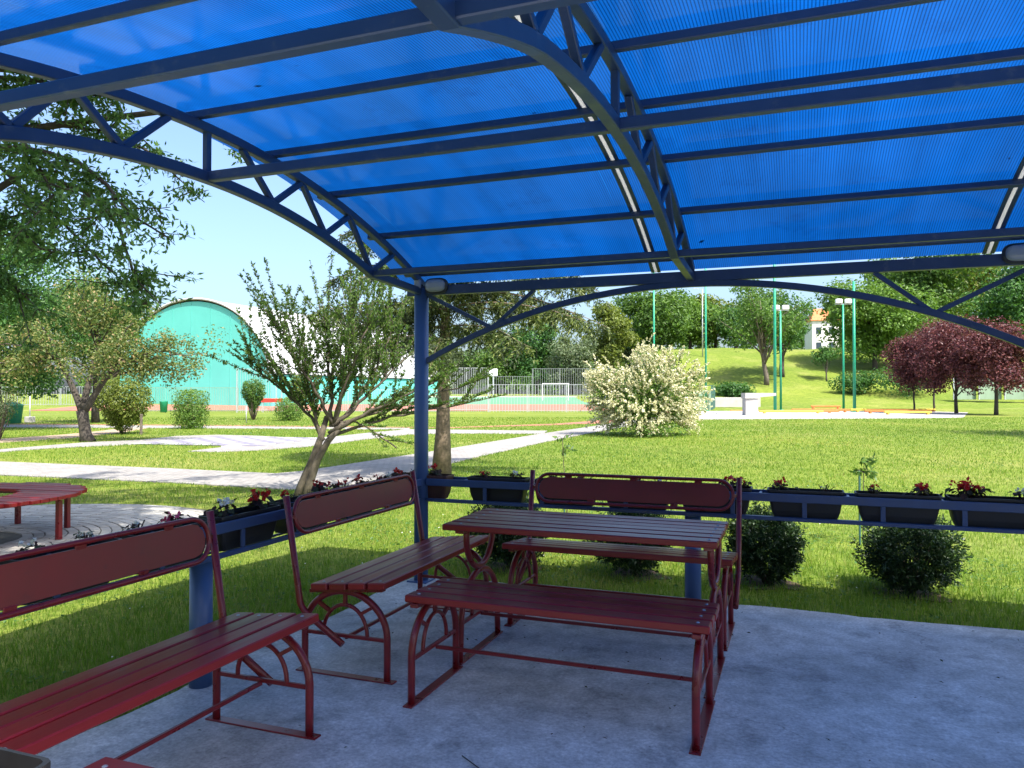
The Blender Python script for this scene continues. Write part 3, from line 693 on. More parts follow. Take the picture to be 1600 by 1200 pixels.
SB = [(-0.36, [(-0.1, 'red', 1.1), (0.05, 'white', 0.8), (0.17, 'red', 0.8)], 'black flower box nearest the corner post in the side railing'),
      (-0.92, [(-0.12, 'red', 1.1), (0.12, 'red', 1.0)], 'black flower box with red blooms at the middle of the second bench back'),
      (-1.48, [(-0.18, 'red', 1.4), (0.16, 'red', 0.9)], 'black flower box with a red bloom beside the near post of the second bench'),
      (-2.04, [(-0.16, 'red', 1.5), (0.14, 'white', 1.3)], 'black flower box with red and white blooms in the gap between the two side benches'),
      (-2.60, [(-0.06, 'pink', 1.1), (0.17, 'white', 0.8)], 'black flower box with pink and white blooms behind the far end of the nearest bench'),
      (-3.16, [(-0.13, 'white', 0.8), (0.12, 'white', 0.9)], 'black flower box with white blooms behind the nearest bench'),
      (-3.72, [(-0.16, 'red', 1.0), (0.06, 'red', 1.5), (0.16, 'pink', 0.9)], 'black flower box with tall red blooms at the left edge of view')]
for k, (y, pl, lb) in enumerate(SB): flower_box('flower_box', lb, (-0.0725, y, PZ), -math.pi/2, pl, 0.5, 'planter', 20+k)

# ------------------------------------------------------------------ benches and table
def ell(cy, cz, ry, rz_, a0, a1, n):
    a = np.linspace(R(a0), R(a1), n); return [(cy+ry*math.cos(q), cz+rz_*math.sin(q)) for q in a]
def yz(x, pts): return [(x, p[0], p[1]) for p in pts]
TUBE = rect_prof(0.034, 0.034, 0.010)
THIN = rect_prof(0.019, 0.019, 0.005)
def end_frame(parent, x, seat_bottom_f, seat_bottom_b):
    top = 0.452
    o = MB(); pts = [(0.255, 0.006), (0.255, 0.12)]+ell(0, 0.225, 0.255, top-0.225, 0, 180, 21)+[(-0.255, 0.12), (-0.255, 0.006)]
    o.sweep(yz(x, pts), 1.0, prof=TUBE, up=(1, 0, 0)); fr = o.build('end_frame', M['redtube'], parent)
    i_ = MB(); i_.sweep(yz(x, [(0.135, 0.222)]+ell(0, 0.225, 0.135, 0.155, 0, 180, 17)+[(-0.135, 0.222)]), 1.0, prof=THIN, up=(1, 0, 0)); i_.build('inner_arch', M['redtube'], fr)
    s_ = MB(); s_.bar((x, 0, 0.385), (x, 0, top+0.002), 0.018, 0.018, up=(1, 0, 0)); s_.build('strut', M['redtube'], fr)
    for sg in (-1, 1):
        q = R(47); q2 = R(45)
        s_ = MB(); s_.bar((x, sg*0.138*math.cos(q), 0.225+0.155*math.sin(q)), (x, sg*0.25*math.cos(q2), 0.225+(top-.225)*math.sin(q2)), 0.018, 0.018, up=(1, 0, 0)); s_.build('strut', M['redtube'], fr)
    t_ = MB(); t_.bar((x, -0.24, 0.215), (x, 0.24, 0.215), 0.019, 0.019, ch=0.003); t_.build('frame_tie', M['redtube'], fr)
    f_ = MB(); f_.box((x, 0, 0.004), (0.05, 0.60, 0.008), ch=0.002); f_.build('foot_bar', M['redtube'], fr)
    c_ = MB(); c_.bar((x, -0.235, seat_bottom_f-0.011), (x, 0.215, seat_bottom_b-0.011), 0.04, 0.02, ch=0.002); c_.build('seat_bearer', M['redtube'], fr)
    return fr
def slats(parent, name, n, y0, y1, zf, zb, L, th, gap, xo=0.0):
    wd = ((y1-y0)-gap*(n-1))/n; ang = math.atan2(zb-zf, y1-y0)
    b = MB(); b.box((0, 0, 0), (L, wd, th), ch=0.005); me = b.mesh(name)
    for k in range(n):
        y = y0+wd/2+k*(wd+gap); z = zf+(zb-zf)*(y-y0)/(y1-y0)-th/2
        o = link(name, me, M['slat'], parent, (xo+random.uniform(-.004, .004), y, z+random.uniform(-.0015, .0015))); o.rotation_euler = (ang, 0, 0)
def bolts(parent, xs_, ys_, zf):
    b = MB(); b.lathe([(0, .003), (.006, .0025), (.009, 0)], 10); me = b.mesh('bolt')
    for x in xs_:
        for y in ys_: link('bolt', me, M['grey'], parent, (x, y, zf(y)+.0005))
def bench(label, loc, rz, back, group):
    t_ = thing('bench', label, 'bench', loc, rz, group)
    zf, zb = (0.527, 0.487) if back else (0.517, 0.507)
    for x in (-0.675, 0.675): end_frame(t_, x, zf-0.036, zb-0.036)
    slats(t_, 'seat_slat', 4, -0.265 if back else -0.225, 0.185 if back else 0.205, zf, zb, 1.46, 0.036, 0.016)
    ya, yb_ = (-0.265, 0.185) if back else (-0.225, 0.205); wd_ = ((yb_-ya)-0.048)/4
    bolts(t_, (-0.675, 0.675), [ya+wd_/2+k*(wd_+.016) for k in range(4)], lambda y: zf+(zb-zf)*(y-ya)/(yb_-ya))
    s_ = MB(); s_.bar((-0.67, 0.0, 0.203), (0.67, 0.0, 0.203), 0.018, 0.018, ch=0.003); s_.build('stretcher', M['redtube'], t_)
    if back:
        prof = [(-0.015, 0.185), (0.22, 0.335)]+[(0.235+0.02*math.sin(q), 0.352+0.03*q) for q in np.linspace(0.2, 1.3, 5)]+[(0.345, 0.95)]
        for x in (-0.725, 0.725):
            p_ = MB(); p_.sweep(yz(x, prof), 1.0, prof=TUBE, up=(1, 0, 0)); p_.build('back_post', M['redtube'], t_)
        yb = lambda z: 0.262+(z-0.40)*0.155
        hw, z0, z1, r_ = 0.688, 0.735, 0.93, 0.0975
        ring = []
        for a in np.linspace(-90, 90, 15): ring.append((hw-r_+r_*math.cos(R(a)), 0.5*(z0+z1)+r_*math.sin(R(a))))
        for a in np.linspace(90, 270, 15): ring.append((-hw+r_+r_*math.cos(R(a)), 0.5*(z0+z1)+r_*math.sin(R(a))))
        b = MB(); b.sweep([(x, yb(z)-0.012, z) for x, z in ring], 0.0115, 10, closed=True, up=(0, 1, 0)); rg = b.build('back_ring', M['redtube'], t_)
        pn = MB(); rp = 0.075; pw = []
        for a in np.linspace(-90, 90, 7): pw.append((hw-0.02-rp+rp*math.cos(R(a)), 0.8325+rp*math.sin(R(a))))
        for a in np.linspace(90, 270, 7): pw.append((-hw+0.02+rp+rp*math.cos(R(a)), 0.8325+rp*math.sin(R(a))))
        m_ = len(pw); f0 = [(x, yb(z)-0.010, z) for x, z in pw]; f1 = [(x, yb(z)-0.005, z) for x, z in pw]; k = np.arange(m_); k2 = (k+1) % m_
        pn.add(f0+f1, [np.arange(m_)[None], np.arange(m_, 2*m_)[::-1][None], np.stack([k, k+m_, k2+m_, k2], 1)]); pn.build('back_panel', M['panel'], t_)
        for x, z in ((-0.45, 0.915), (0.02, 0.915), (0.46, 0.915), (-0.28, 0.749), (0.3, 0.749)):
            q = MB(); q.box((x, yb(z)-0.009, z), (0.05, 0.008, 0.028), ch=0.002); q.build('panel_tab', M['redtube'], rg)
        for sg in (-1, 1):
            q = MB(); q.bar((sg*0.69, yb(0.83)-0.012, 0.8325), (sg*0.725, yb(0.83), 0.8325), 0.02, 0.02); q.build('ring_bracket', M['redtube'], rg)
    return t_
G1 = 'dark red benches with backrests along the railings'
bench('dark red bench with backrest at the front left, cut off by the left edge', (0.59, -3.36, 0), math.pi/2, True, G1)
bench('dark red bench with backrest in front of the tall corner post', (0.59, -1.335, 0), math.pi/2, True, G1)
bench('dark red bench with backrest facing us behind the table', (1.765, -0.59, 0), 0, True, G1)
G2 = 'dark red backless slatted benches'
bench('dark red backless bench in front of the table', (1.775, -1.965, 0), 0, False, G2)
bench('dark red backless bench of which one corner shows at the bottom edge', (1.80, -4.145, 0), 0, False, G2)

tbl = thing('table', 'dark red slatted table on curved iron legs between two benches', 'table', (1.735, -1.325, 0))
slats(tbl, 'table_slat', 6, -0.325, 0.325, 0.777, 0.777, 1.50, 0.034, 0.012)
bolts(tbl, (-0.655, 0.705), [-0.325+.09833/2+k*.11033 for k in range(6)], lambda y: .777)
for x in (-0.655, 0.705):
    u = MB(); u.sweep(yz(x, [(-0.2, 0.735), (-0.2, 0.70)]+ell(0, 0.69, 0.2, 0.205, 180, 360, 19)+[(0.2, 0.70), (0.2, 0.735)]), 1.0, prof=TUBE, up=(1, 0, 0)); lg = u.build('table_leg', M['redtube'], tbl)
    o = MB(); o.sweep(yz(x, [(0.285, 0.006), (0.28, 0.10)]+ell(0, 0.2, 0.275, 0.262, 0, 180, 21)+[(-0.28, 0.10), (-0.285, 0.006)]), 1.0, prof=TUBE, up=(1, 0, 0)); o.build('lower_arch', M['redtube'], lg)
    i_ = MB(); i_.sweep(yz(x, [(0.12, 0.222)]+ell(0, 0.24, 0.12, 0.135, 0, 180, 15)+[(-0.12, 0.222)]), 1.0, prof=THIN, up=(1, 0, 0)); i_.build('inner_arch', M['redtube'], lg)
    t_ = MB(); t_.bar((x, -0.27, 0.215), (x, 0.27, 0.215), 0.019, 0.019); t_.build('frame_tie', M['redtube'], lg)
    f_ = MB(); f_.box((x, 0, 0.004), (0.05, 0.64, 0.008), ch=0.002); f_.build('foot_bar', M['redtube'], lg)
    c_ = MB(); c_.box((x, 0, 0.7325), (0.05, 0.60, 0.02), ch=0.002); c_.build('top_bearer', M['redtube'], lg)
s_ = MB(); s_.bar((-0.65, 0, 0.203), (0.70, 0, 0.203), 0.018, 0.018, ch=0.003); s_.build('stretcher', M['redtube'], tbl)

# rear railing behind the camera side of the slab; the end of one of its boxes shows in the corner
rr3 = thing('railing', 'rear blue flower-box railing by the viewer, only one box of it in view', 'railing', (0.06, -4.80, 0), 0, 'low blue railings that carry the flower boxes')
for (nm, c_, sz) in (('top_rail', (1.05, 0.085, 0.802), (2.0, 0.022, 0.055)), ('bottom_rail', (1.05, 0.085, 0.645), (2.0, 0.03, 0.026))):
    b = MB(); b.box((0, 0, 0), sz, ch=.003); b.build(nm, M['blue_post'], rr3, c_)
for x in (0.15, 1.95):
    b = MB(); b.cyl((x, 0.03, 0), (x, 0.03, 0.80), 0.035, n=20); b.build('short_post', M['blue_post'], rr3)
flower_box('flower_box', 'black flower box with red blooms in the bottom left corner of view', (1.375, -4.615, PZ), 0.0, [(0.055, 'red', 1.15), (-0.10, 'red', 1.2)], 0.5, 'planter', 50)

# round tree bench
rb = thing('tree_bench', 'round dark red plank bench on steel legs round the tree on the pavers', 'bench', (-5.33, -0.12, GZ+0.018), 0.12)
RO, RI = 1.15, 0.54; wpl = 0.105; y = -RO+wpl/2
while y < RO:
    xo = math.sqrt(max(0.0, RO*RO-y*y)); 
    if xo > 0.12:
        segs = [(-xo, xo)]
        if abs(y) < RI: xi = math.sqrt(RI*RI-y*y); segs = [(-xo, -xi), (xi, xo)]
        for (xa, xb) in segs:
            xa += random.uniform(-.012, .012); xb += random.uniform(-.012, .012)
            b = MB(); b.box(((xa+xb)/2, y, 0.455+random.uniform(-.003, .003)), (xb-xa, wpl-0.01, 0.036), ch=0.004); b.build('plank', M['slat'], rb)
    y += wpl
for q in range(8):
    a_ = R(q*45+16); 
    b = MB(); b.box((1.03*math.cos(a_), 1.03*math.sin(a_), 0.205), (0.05, 0.05, 0.41), ch=0.004); b.build('leg', M['orange'] if False else M['redtube'], rb)
for rad in (1.0, 0.62):
    a = np.linspace(0, 2*np.pi, 40, endpoint=False); b = MB(); b.sweep(np.c_[rad*np.cos(a), rad*np.sin(a), np.full(40, 0.425)], 1.0, prof=rect_prof(0.03, 0.025), closed=True, up=(0, 0, 1), smooth=False); b.build('ring_bearer', M['redtube'], rb)

# ------------------------------------------------------------------ vegetation builders
def wig(p0, p1, n, amp, sag=0.0):
    p0 = np.asarray(p0, float); p1 = np.asarray(p1, float); t = np.linspace(0, 1, n)[:, None]
    P = p0+(p1-p0)*t; L = np.linalg.norm(p1-p0)
    off = np.cumsum(rng.normal(size=(n, 3)), 0)*amp*L/n**0.5; off -= off[-1]*t; off[0] = 0
    P = P+off*0.6; P[:, 2] += sag*L*4*(t[:, 0]*(1-t[:, 0])); return P
def rad_taper(r0, r1, n): return r0+(r1-r0)*np.linspace(0, 1, n)**0.8
def clump_leaves(b, ctr, cr, n, size, aspect=0.55, up=0.5, flat=0.8):
    D = rng.normal(size=(n, 3)); D /= np.linalg.norm(D, axis=1, keepdims=True)
    rr = cr*rng.random(n)**0.45; P = ctr+D*rr[:, None]*np.array([1, 1, flat])
    N = D*0.7+np.array([0, 0, up])+rng.normal(size=(n, 3))*0.55
    leaf_quads(b, P, N, size, aspect)
def broadleaf(name, label, group, x, d, h, cw, ch, nclump, nleaf, size, mat, trunk_r=0.2, z0=None, lean=(0, 0), bark='bark_dark', crown_z=None, shape=1.0, cr=None, limbs=8, airy=False, cat='tree', stems=1):
    zb = tz(x, d) if z0 is None else z0
    t_ = thing(name, label, cat, at(x, d, zb-0.05), YAW, group)
    cz = (h-ch/2) if crown_z is None else crown_z
    C0 = np.array([lean[0], lean[1], cz]); cr = cr or cw*0.2
    cen = []
    for k in range(nclump):
        D = rng.normal(size=3); D /= np.linalg.norm(D); q = rng.random()**(1/2.2)
        p = C0+D*q*np.array([cw/2-cr*0.7, cw/2-cr*0.7, ch/2-cr*0.6])
        p[:2] *= 1+shape*0.0
        cen.append(p)
    b = MB()
    for p in cen:
        s_ = rng.uniform(0.65, 1.25); clump_leaves(b, p, cr*s_, int(nleaf*s_*s_), size)
    tr = MB()
    for s in range(stems):
        bx = (rng.normal()*0.12*stems if stems > 1 else 0, rng.normal()*0.12*stems if stems > 1 else 0)
        P = wig((bx[0], bx[1], 0), (lean[0]*0.8+bx[0]*2, lean[1]*0.8+bx[1]*2, cz+ch*0.15), 9, 0.035); tr.sweep(P, rad_taper(trunk_r*1.15, trunk_r*0.3, 9), 9)
        order = rng.permutation(len(cen))[:max(1, limbs//stems)]
        for k in order:
            q = min(8, max(2, int(8*(0.25+0.5*rng.random())))); 
            ps = P[q]
            if ps[2] > cen[k][2]+0.1*ch: ps = P[max(2, q-3)]
            B_ = wig(ps, cen[k], 6, 0.07, 0.05); tr.sweep(B_, rad_taper(trunk_r*0.42, trunk_r*0.07, 6), 6)
    tr.build('trunk', M[bark], t_); b.build('crown', M[mat], t_)
    return t_

# ---- far trees on the bank and beyond the courts (x = right, d = ahead, from px of the photo)
def X(px, d): return (px-800)/1190.2*d
GT = 'trees beyond the lawn'
def bt(lb, px, d, h, cw, ch, cz, ncl, nl, sz, mt, cr, **k):
    nm = k.pop('name', 'broadleaf_tree'); return broadleaf(nm, lb, GT, X(px, d), d, h, cw, ch, ncl, nl, sz, mt, k.pop('r', .33), crown_z=cz, cr=cr, **k)
bt('large bright green rounded tree on the bank behind the four green poles', 1368, 104, 14.5, 16.5, 13.5, 7.4, 64, 260, .5, 'leaf_pale', 2.5)
bt('tall green tree behind the eave arch at the upper right', 1455, 114, 19, 17, 16, 12.0, 50, 240, .6, 'leaf_mid', 2.9)
bt('dark olive tree at the upper right edge above the purple trees', 1590, 98, 16, 15, 13, 10.0, 48, 250, .5, 'leaf_dark', 2.6)
bt('light green tree filling the right edge beyond the purple trees', 1640, 122, 14, 18, 13, 8.0, 40, 240, .6, 'leaf_pale', 2.8)
bt('yellowish green tree between the large rounded tree and the olive tree', 1510, 126, 17, 16, 15, 9.0, 46, 230, .62, 'leaf_yellow', 2.9)
bt('open airy tree with a pale bare trunk halfway up the bank', 1198, 95, 14.5, 14, 10.5, 9.0, 60, 95, .40, 'leaf_mid', 1.7, r=.30, name='ash_tree', lean=(-1.0, 0), bark='bark', limbs=30)
bt('dark trunked tree just behind the second green pole', 1222, 99, 12.5, 8.6, 8.5, 7.6, 32, 105, .42, 'leaf_dark', 1.6, r=.32, name='ash_tree', lean=(.3, 0), limbs=18)
bt('little dark tree with a thin bent stem on the bank', 1292, 97, 4.8, 4.6, 2.8, 3.5, 14, 90, .3, 'leaf_dark', .8, r=.10, name='small_tree')
bt('tall mid green tree rising behind the white blossoming shrub', 1020, 132, 12.8, 16.0, 12.5, 6.4, 56, 250, .62, 'leaf_mid', 2.9, r=.4)
bt('yellowish green tree left of the tall tree, beyond the courts', 948, 122, 14.5, 11, 14, 7.4, 48, 210, .5, 'leaf_yellow', 1.9)
bt('grey green weeping tree behind the goal', 893, 114, 10.4, 9.6, 10, 5.2, 48, 190, .42, 'leaf_willow', 1.5, name='willow_tree')
bt('dark green tree behind the courts, left of the weeping tree', 838, 124, 12.8, 12, 12.6, 6.4, 52, 210, .5, 'leaf_dark', 1.9)
bt('low pale green tree behind the courts near the corner post', 778, 128, 11, 13, 10.6, 5.5, 46, 200, .5, 'leaf_mid', 1.9)
bt('dull green tree behind the courts seen past the conifer trunk', 718, 132, 9.0, 12, 9, 4.5, 40, 190, .5, 'leaf_willow', 1.9)
bt('grey green tree far behind the white blossoming shrub top', 985, 150, 11, 15, 11, 5.5, 36, 210, .6, 'leaf_willow', 2.6)
bt('pale green tree between the white shrub and the airy tree', 1078, 140, 12.5, 13, 11.5, 6.5, 44, 210, .6, 'leaf_pale', 2.4)
bt('dark green tree at the top of the bank left of the house', 1150, 136, 9, 10, 7.5, 5, 34, 190, .5, 'leaf_dark', 1.9)
bt('bright green tree on the bank right of the house gable', 1366, 142, 11, 9, 9, 5.5, 36, 200, .5, 'leaf_mid', 1.9)
bt('pale green tree on the bank crest left of the airy tree', 1118, 142, 12.5, 13, 12, 6.8, 44, 200, .6, 'leaf_yellow', 2.4)
bt('mid green tree on the bank crest behind the left green poles', 1196, 146, 13, 13, 12, 7, 42, 200, .6, 'leaf_mid', 2.4)
bt('dark green tree on the bank crest behind the dark trunked tree', 1226, 132, 9, 7, 8, 4.6, 30, 190, .5, 'leaf_dark', 1.8)
bt('tall bright tree on the crest behind the right green poles', 1400, 136, 19, 16, 16, 10.5, 46, 220, .62, 'leaf_pale', 2.9)
for k, (px, d_, h_, w_, m_, lb) in enumerate([(1335, 90, 2.8, 5.5, 'leaf_dark', 'dark low bush at the foot of the bank behind the poles'), (1420, 88, 3.8, 9.0, 'leaf_dark', 'dark bush under the left purple tree at the foot of the bank'),
        (1150, 88, 1.5, 5.0, 'leaf_dark', 'dark ground bush left of the pale trunk on the bank')]):
    broadleaf('bush', lb, 'bushes on the bank', X(px, d_), d_, h_, w_, h_, 22, 130, 0.3, m_, 0.08, crown_z=h_*0.5, cr=w_*0.2, cat='bush')
# tree out of view on the right whose shade lies across the lawn
broadleaf('lawn_tree', 'tree out of view on the right, shading the right part of the lawn', GT, 24.0, 25.5, 10, 11, 8, 44, 200, .28, 'leaf_mid', .25, crown_z=6.3, cr=2.0)
# far wood behind everything: one mass
fw = MB(); tw = MB()
for k in range(150):
    px = rng.uniform(-500, 2400); d_ = rng.uniform(165, 215)
    if 240 < px < 690: 
        if rng.random() < 0.8: continue
    x_ = X(px, d_); z_ = tz(x_, d_); h_ = rng.uniform(4, 8) if px < 700 else rng.uniform(7, 12)
    for q in range(7):
        c_ = np.array(at(x_+rng.normal()*2.5, d_+rng.normal()*2, z_+h_*rng.uniform(0.2, 0.9))); clump_leaves(fw, c_, 2.6, 34, 1.2)
tag(fw.build('far_wood', M['leaf_mid']), kind='stuff')

# ---- purple plums
GP = 'purple-leaved plum trees on the right'
for (px, d_, h_, w_, ch_, cz_, nb, lb, tr_, ln_) in ((1428, 66, 6.6, 6.0, 5.4, 4.3, 54, 'purple-leaved tree with a thin pale stem, leftmost of its row', .08, 0), (1460, 70, 8.8, 6.4, 7.2, 5.5, 54, 'tall purple-leaved tree with a leaning stem, second of its row', .09, .3),
                              (1494, 62, 8.2, 7.6, 6.9, 4.8, 74, 'broad purple-leaved tree, third of its row', .14, 0), (1556, 58, 7.6, 8.0, 6.4, 4.5, 76, 'purple-leaved tree with the thickest forked stem at the right edge', .15, .3)):
    broadleaf('purple_plum', lb, GP, X(px, d_), d_, h_, w_, ch_, nb, 240, 0.21, 'leaf_purple', tr_, crown_z=cz_, cr=1.1, limbs=12, lean=(ln_, 0))

# ---- left side trees and shrubs
broadleaf('maple_tree', 'large dark green tree at the left edge behind the browning tree', 'trees on the left lawn', X(-8, 34), 34, 9.4, 12.0, 8.4, 84, 380, 0.20, 'leaf_dark', 0.25, crown_z=5.3, cr=1.4)
broadleaf('maple_tree', 'mid green tree between the dark tree and the teal hall', 'trees on the left lawn', X(150, 42), 42, 8.3, 6.4, 6.6, 44, 280, 0.22, 'leaf_mid', 0.2, crown_z=5.2, cr=1.1)
# browning crab apple with forked trunk
def crab():
    t_ = thing('crab_apple_tree', 'small forked tree with brown-tinged leaves beside the board path', 'tree', at(-14.0, 25.0, GZ-0.03), YAW, 'trees on the left lawn')
    tr = MB(); b = MB()
    tr.sweep([(0.1, 0, 0), (0.02, 0, 0.25), (-0.05, 0, 0.7), (-0.1, 0, 1.05)], [0.26, 0.19, 0.17, 0.19], 12)
    mains = [((-0.1, 0, 1.0), (-0.55, 0.2, 2.0), (-1.3, 0.3, 3.1)), ((-0.05, 0, 1.0), (0.55, -0.1, 1.9), (1.2, 0, 2.9)), ((-0.1, 0, 1.1), (-0.1, 0.5, 2.2), (-0.1, 1.0, 3.6))]
    ends = []
    for m_ in mains:
        P = np.array(m_); tt = np.linspace(0, 1, 8)[:, None]; Pb = (1-tt)**2*P[0]+2*tt*(1-tt)*P[1]+tt**2*P[2]; tr.sweep(Pb, rad_taper(0.13, 0.06, 8), 9)
        ends.append(Pb)
    tg = [(-2.9, 0, 2.6), (-2.2, .6, 3.6), (-1.4, -.5, 4.2), (-.6, .5, 4.7), (.2, -.6, 4.4), (1.0, .5, 4.4), (1.7, -.3, 3.9), (2.3, .4, 3.3), (2.9, -.2, 3.1), (3.5, .1, 2.75), (3.9, 0, 2.95), (1.2, -1.2, 3.1), (-1.0, -1.3, 3.0), (0.1, 1.5, 3.8), (-2.3, -.8, 2.2), (2.2, -.6, 2.5), (0.2, -1.4, 2.7), (3.2, .2, 2.3), (1.8, .9, 2.6), (-3.2, .4, 3.2), (-1.8, 1.2, 3.0), (0.6, 0.2, 5.0), (-0.2, -0.3, 5.3)]
    for q in tg:
        s = min(ends, key=lambda E_: np.min(np.linalg.norm(E_-np.array(q), axis=1))); st = s[4 if rng.random() < .5 else 6]
        B_ = wig(st, q, 8, 0.08, 0.06); tr.sweep(B_, rad_taper(0.05, 0.012, 8), 6)
        for j_ in range(12):
            c_ = B_[rng.integers(3, 8)]+rng.normal(size=3)*np.array([.34, .34, .26]); clump_leaves(b, c_, 0.44, 52, 0.105, 0.55)
    tr.build('trunk', M['bark_dark'], t_); b.build('crown', M['leaf_bloom'], t_)
crab()
def shrub(name, label, x, d, w_, h_, n, size, mat, z_lo=0.05, cone=0.0, cat='shrub', box=0.0, depth=None, stems=10):
    t_ = thing(name, label, cat, at(x, d, tz(x, d)-0.02), YAW, 'shrubs on the lawn')
    b = MB(); D = rng.normal(size=(n, 3)); D /= np.linalg.norm(D, axis=1, keepdims=True)
    if box: pw = 2+8*box; D = D/(np.sum(np.abs(D)**pw, 1, keepdims=True)**(1/pw))
    rr = rng.random(n)**0.3; lump = 1+(0.03 if box else 0.09)*np.sin(D[:, 0]*7+1)*np.sin(D[:, 2]*6+2)+(.02 if box else 0.07)*np.sin(D[:, 1]*9)
    P = D*(rr*lump)[:, None]*np.array([w_/2, (depth or w_)/2, (h_-z_lo)/2])+np.array([0, 0, (h_+z_lo)/2])
    if cone: f = 1-cone*(1-np.clip((P[:, 2]-z_lo)/(h_-z_lo), 0, 1)); P[:, :2] *= f[:, None]
    N = D+np.array([0, 0, .35])+rng.normal(size=(n, 3))*0.6
    leaf_quads(b, P, N, size, 0.5)
    tr = MB()
    for k in range(stems):
        a_ = rng.random()*6.28; q = rng.uniform(.3, .8); top = np.array([math.cos(a_)*w_*0.4*q, math.sin(a_)*w_*0.4*q, h_*rng.uniform(.6, .9)])
        tr.sweep(wig((math.cos(a_)*.06, math.sin(a_)*.06, 0), top, 5, 0.04), rad_taper(0.025, 0.006, 5), 5)
    tr.build('stem', M['twig'], t_); b.build('foliage', M[mat], t_); return t_
shrub('round_shrub', 'large rounded yellow green shrub right of the forked tree', -15.1, 29.6, 2.55, 2.35, 5200, 0.12, 'leaf_yellow', 0.15, 0.45)
shrub('clipped_shrub', 'tall clipped column shrub in front of the teal hall', X(298, 34.5), 34.5, 1.42, 1.78, 4200, 0.10, 'leaf_pale', 0.0, 0, box=0.45)
shrub('vase_shrub', 'vase shaped green shrub standing before the fence corner', X(396, 47), 47, 2.1, 2.55, 3600, 0.13, 'leaf_mid', 0.55, 0.72, stems=18)
shrub('ball_shrub', 'low clipped ball shrub left of the leaning tree', X(452, 45), 45, 1.62, 1.42, 3200, 0.10, 'leaf_pale', 0.0, 0, box=0.2)
shrub('yellow_shrub', 'loose yellow green shrub behind the clipped ball shrub', X(468, 56), 56, 2.2, 3.1, 2200, 0.16, 'leaf_yellow', 0.9, 0.5)
shrub('bare_stemmed_shrub', 'thin shrub with bare slanting stems at the left edge', X(-4, 25.5), 25.5, 1.9, 1.9, 1500, 0.07, 'leaf_willow', 0.5, 0.6, stems=22)
shrub('green_shrub', 'bright green shrub behind the left edge shrub', X(-30, 33), 33, 2.6, 1.6, 1500, 0.13, 'leaf_pale', 0.0)

# ---- white blossoming shrub
def blossom_shrub():
    x, d = 5.05, 28.8
    t_ = thing('blossoming_shrub', 'large shrub covered in creamy white blossom sprays on the lawn', 'shrub', at(x, d, GZ-0.02), YAW, 'shrubs on the lawn')
    b = MB(); lf = MB(); tr = MB(); tips = []
    for k in range(1500):
        a_ = rng.random()*6.283; el = math.asin(rng.uniform(-0.62, 1.0)); q = rng.uniform(0.62, 1.0)
        lob = 1+0.2*math.sin(3*a_+1)+0.16*math.sin(5*a_+el*4)
        p = np.array([math.cos(a_)*math.cos(el)*1.9*q*lob, math.sin(a_)*math.cos(el)*1.7*q*lob, 1.45+math.sin(el)*1.85*q*(1+0.18*math.sin(4*a_+2))])
        if p[2] < 0.15: p[2] = 0.15+rng.random()*.3
        if p[0] < -0.45 and p[2] > 2.25+0.5*(p[0]+0.9): p[2] = 0.5+rng.random()*1.7
        tips.append(p)
    for k in range(120): tips.append(np.array([-1.0-1.15*rng.random(), rng.normal()*.4, 0]) + np.array([0, 0, 1]) * 0 + np.array([0, 0, 2.05+rng.normal()*.25]))
    for p in tips:
        out = p-np.array([0.1, 0, 0.9]); out /= np.linalg.norm(out); dr = out*0.8+np.array([0, 0, 0.55])+rng.normal(size=3)*0.3; dr /= np.linalg.norm(dr)
        if p[2] < 1.5: dr = out+np.array([0, 0, -0.15])+rng.normal(size=3)*0.25; dr /= np.linalg.norm(dr)
        L = rng.uniform(0.28, 0.58); n = 24; tt = rng.random(n)
        P = p+dr*(tt*L)[:, None]+np.array([0, 0, -1])*(tt**2*L*0.25)[:, None]+rng.normal(size=(n, 3))*0.019
        leaf_quads(b, P, rng.normal(size=(n, 3))+np.array([0, -.3, .6]), 0.072, 0.8, 0.2)
        n = 7; P = p-dr*0.1+rng.normal(size=(n, 3))*0.13; leaf_quads(lf, P, rng.normal(size=(n, 3))+np.array([0, 0, .6]), 0.10, 0.5)
    n = 1800; D = rng.normal(size=(n, 3)); D /= np.linalg.norm(D, axis=1, keepdims=True); P = D*(rng.random(n)**.4)[:, None]*np.array([1.55, 1.4, 1.5])+np.array([0.1, 0, 1.55])
    leaf_quads(lf, P, D+rng.normal(size=(n, 3))*.6, 0.13, 0.5)
    n = 500; P = rng.normal(size=(n, 3))*np.array([.55, .4, .14])+np.array([-0.1, -1.35, .28]); P[:, 2] = np.abs(P[:, 2])
    leaf_quads(lf, P, rng.normal(size=(n, 3))+np.array([0, 0, .8]), 0.12, 0.5)
    for k in range(40):
        p = tips[rng.integers(len(tips))]; tr.sweep(wig((rng.normal()*.12, rng.normal()*.12, 0), p, 6, 0.05, 0.05), rad_taper(0.03, 0.006, 6), 5)
    tr.build('stem', M['twig'], t_); lf.build('foliage', M['leaf_mid'], t_); b.build('blossom', M['spray'], t_)
blossom_shrub()

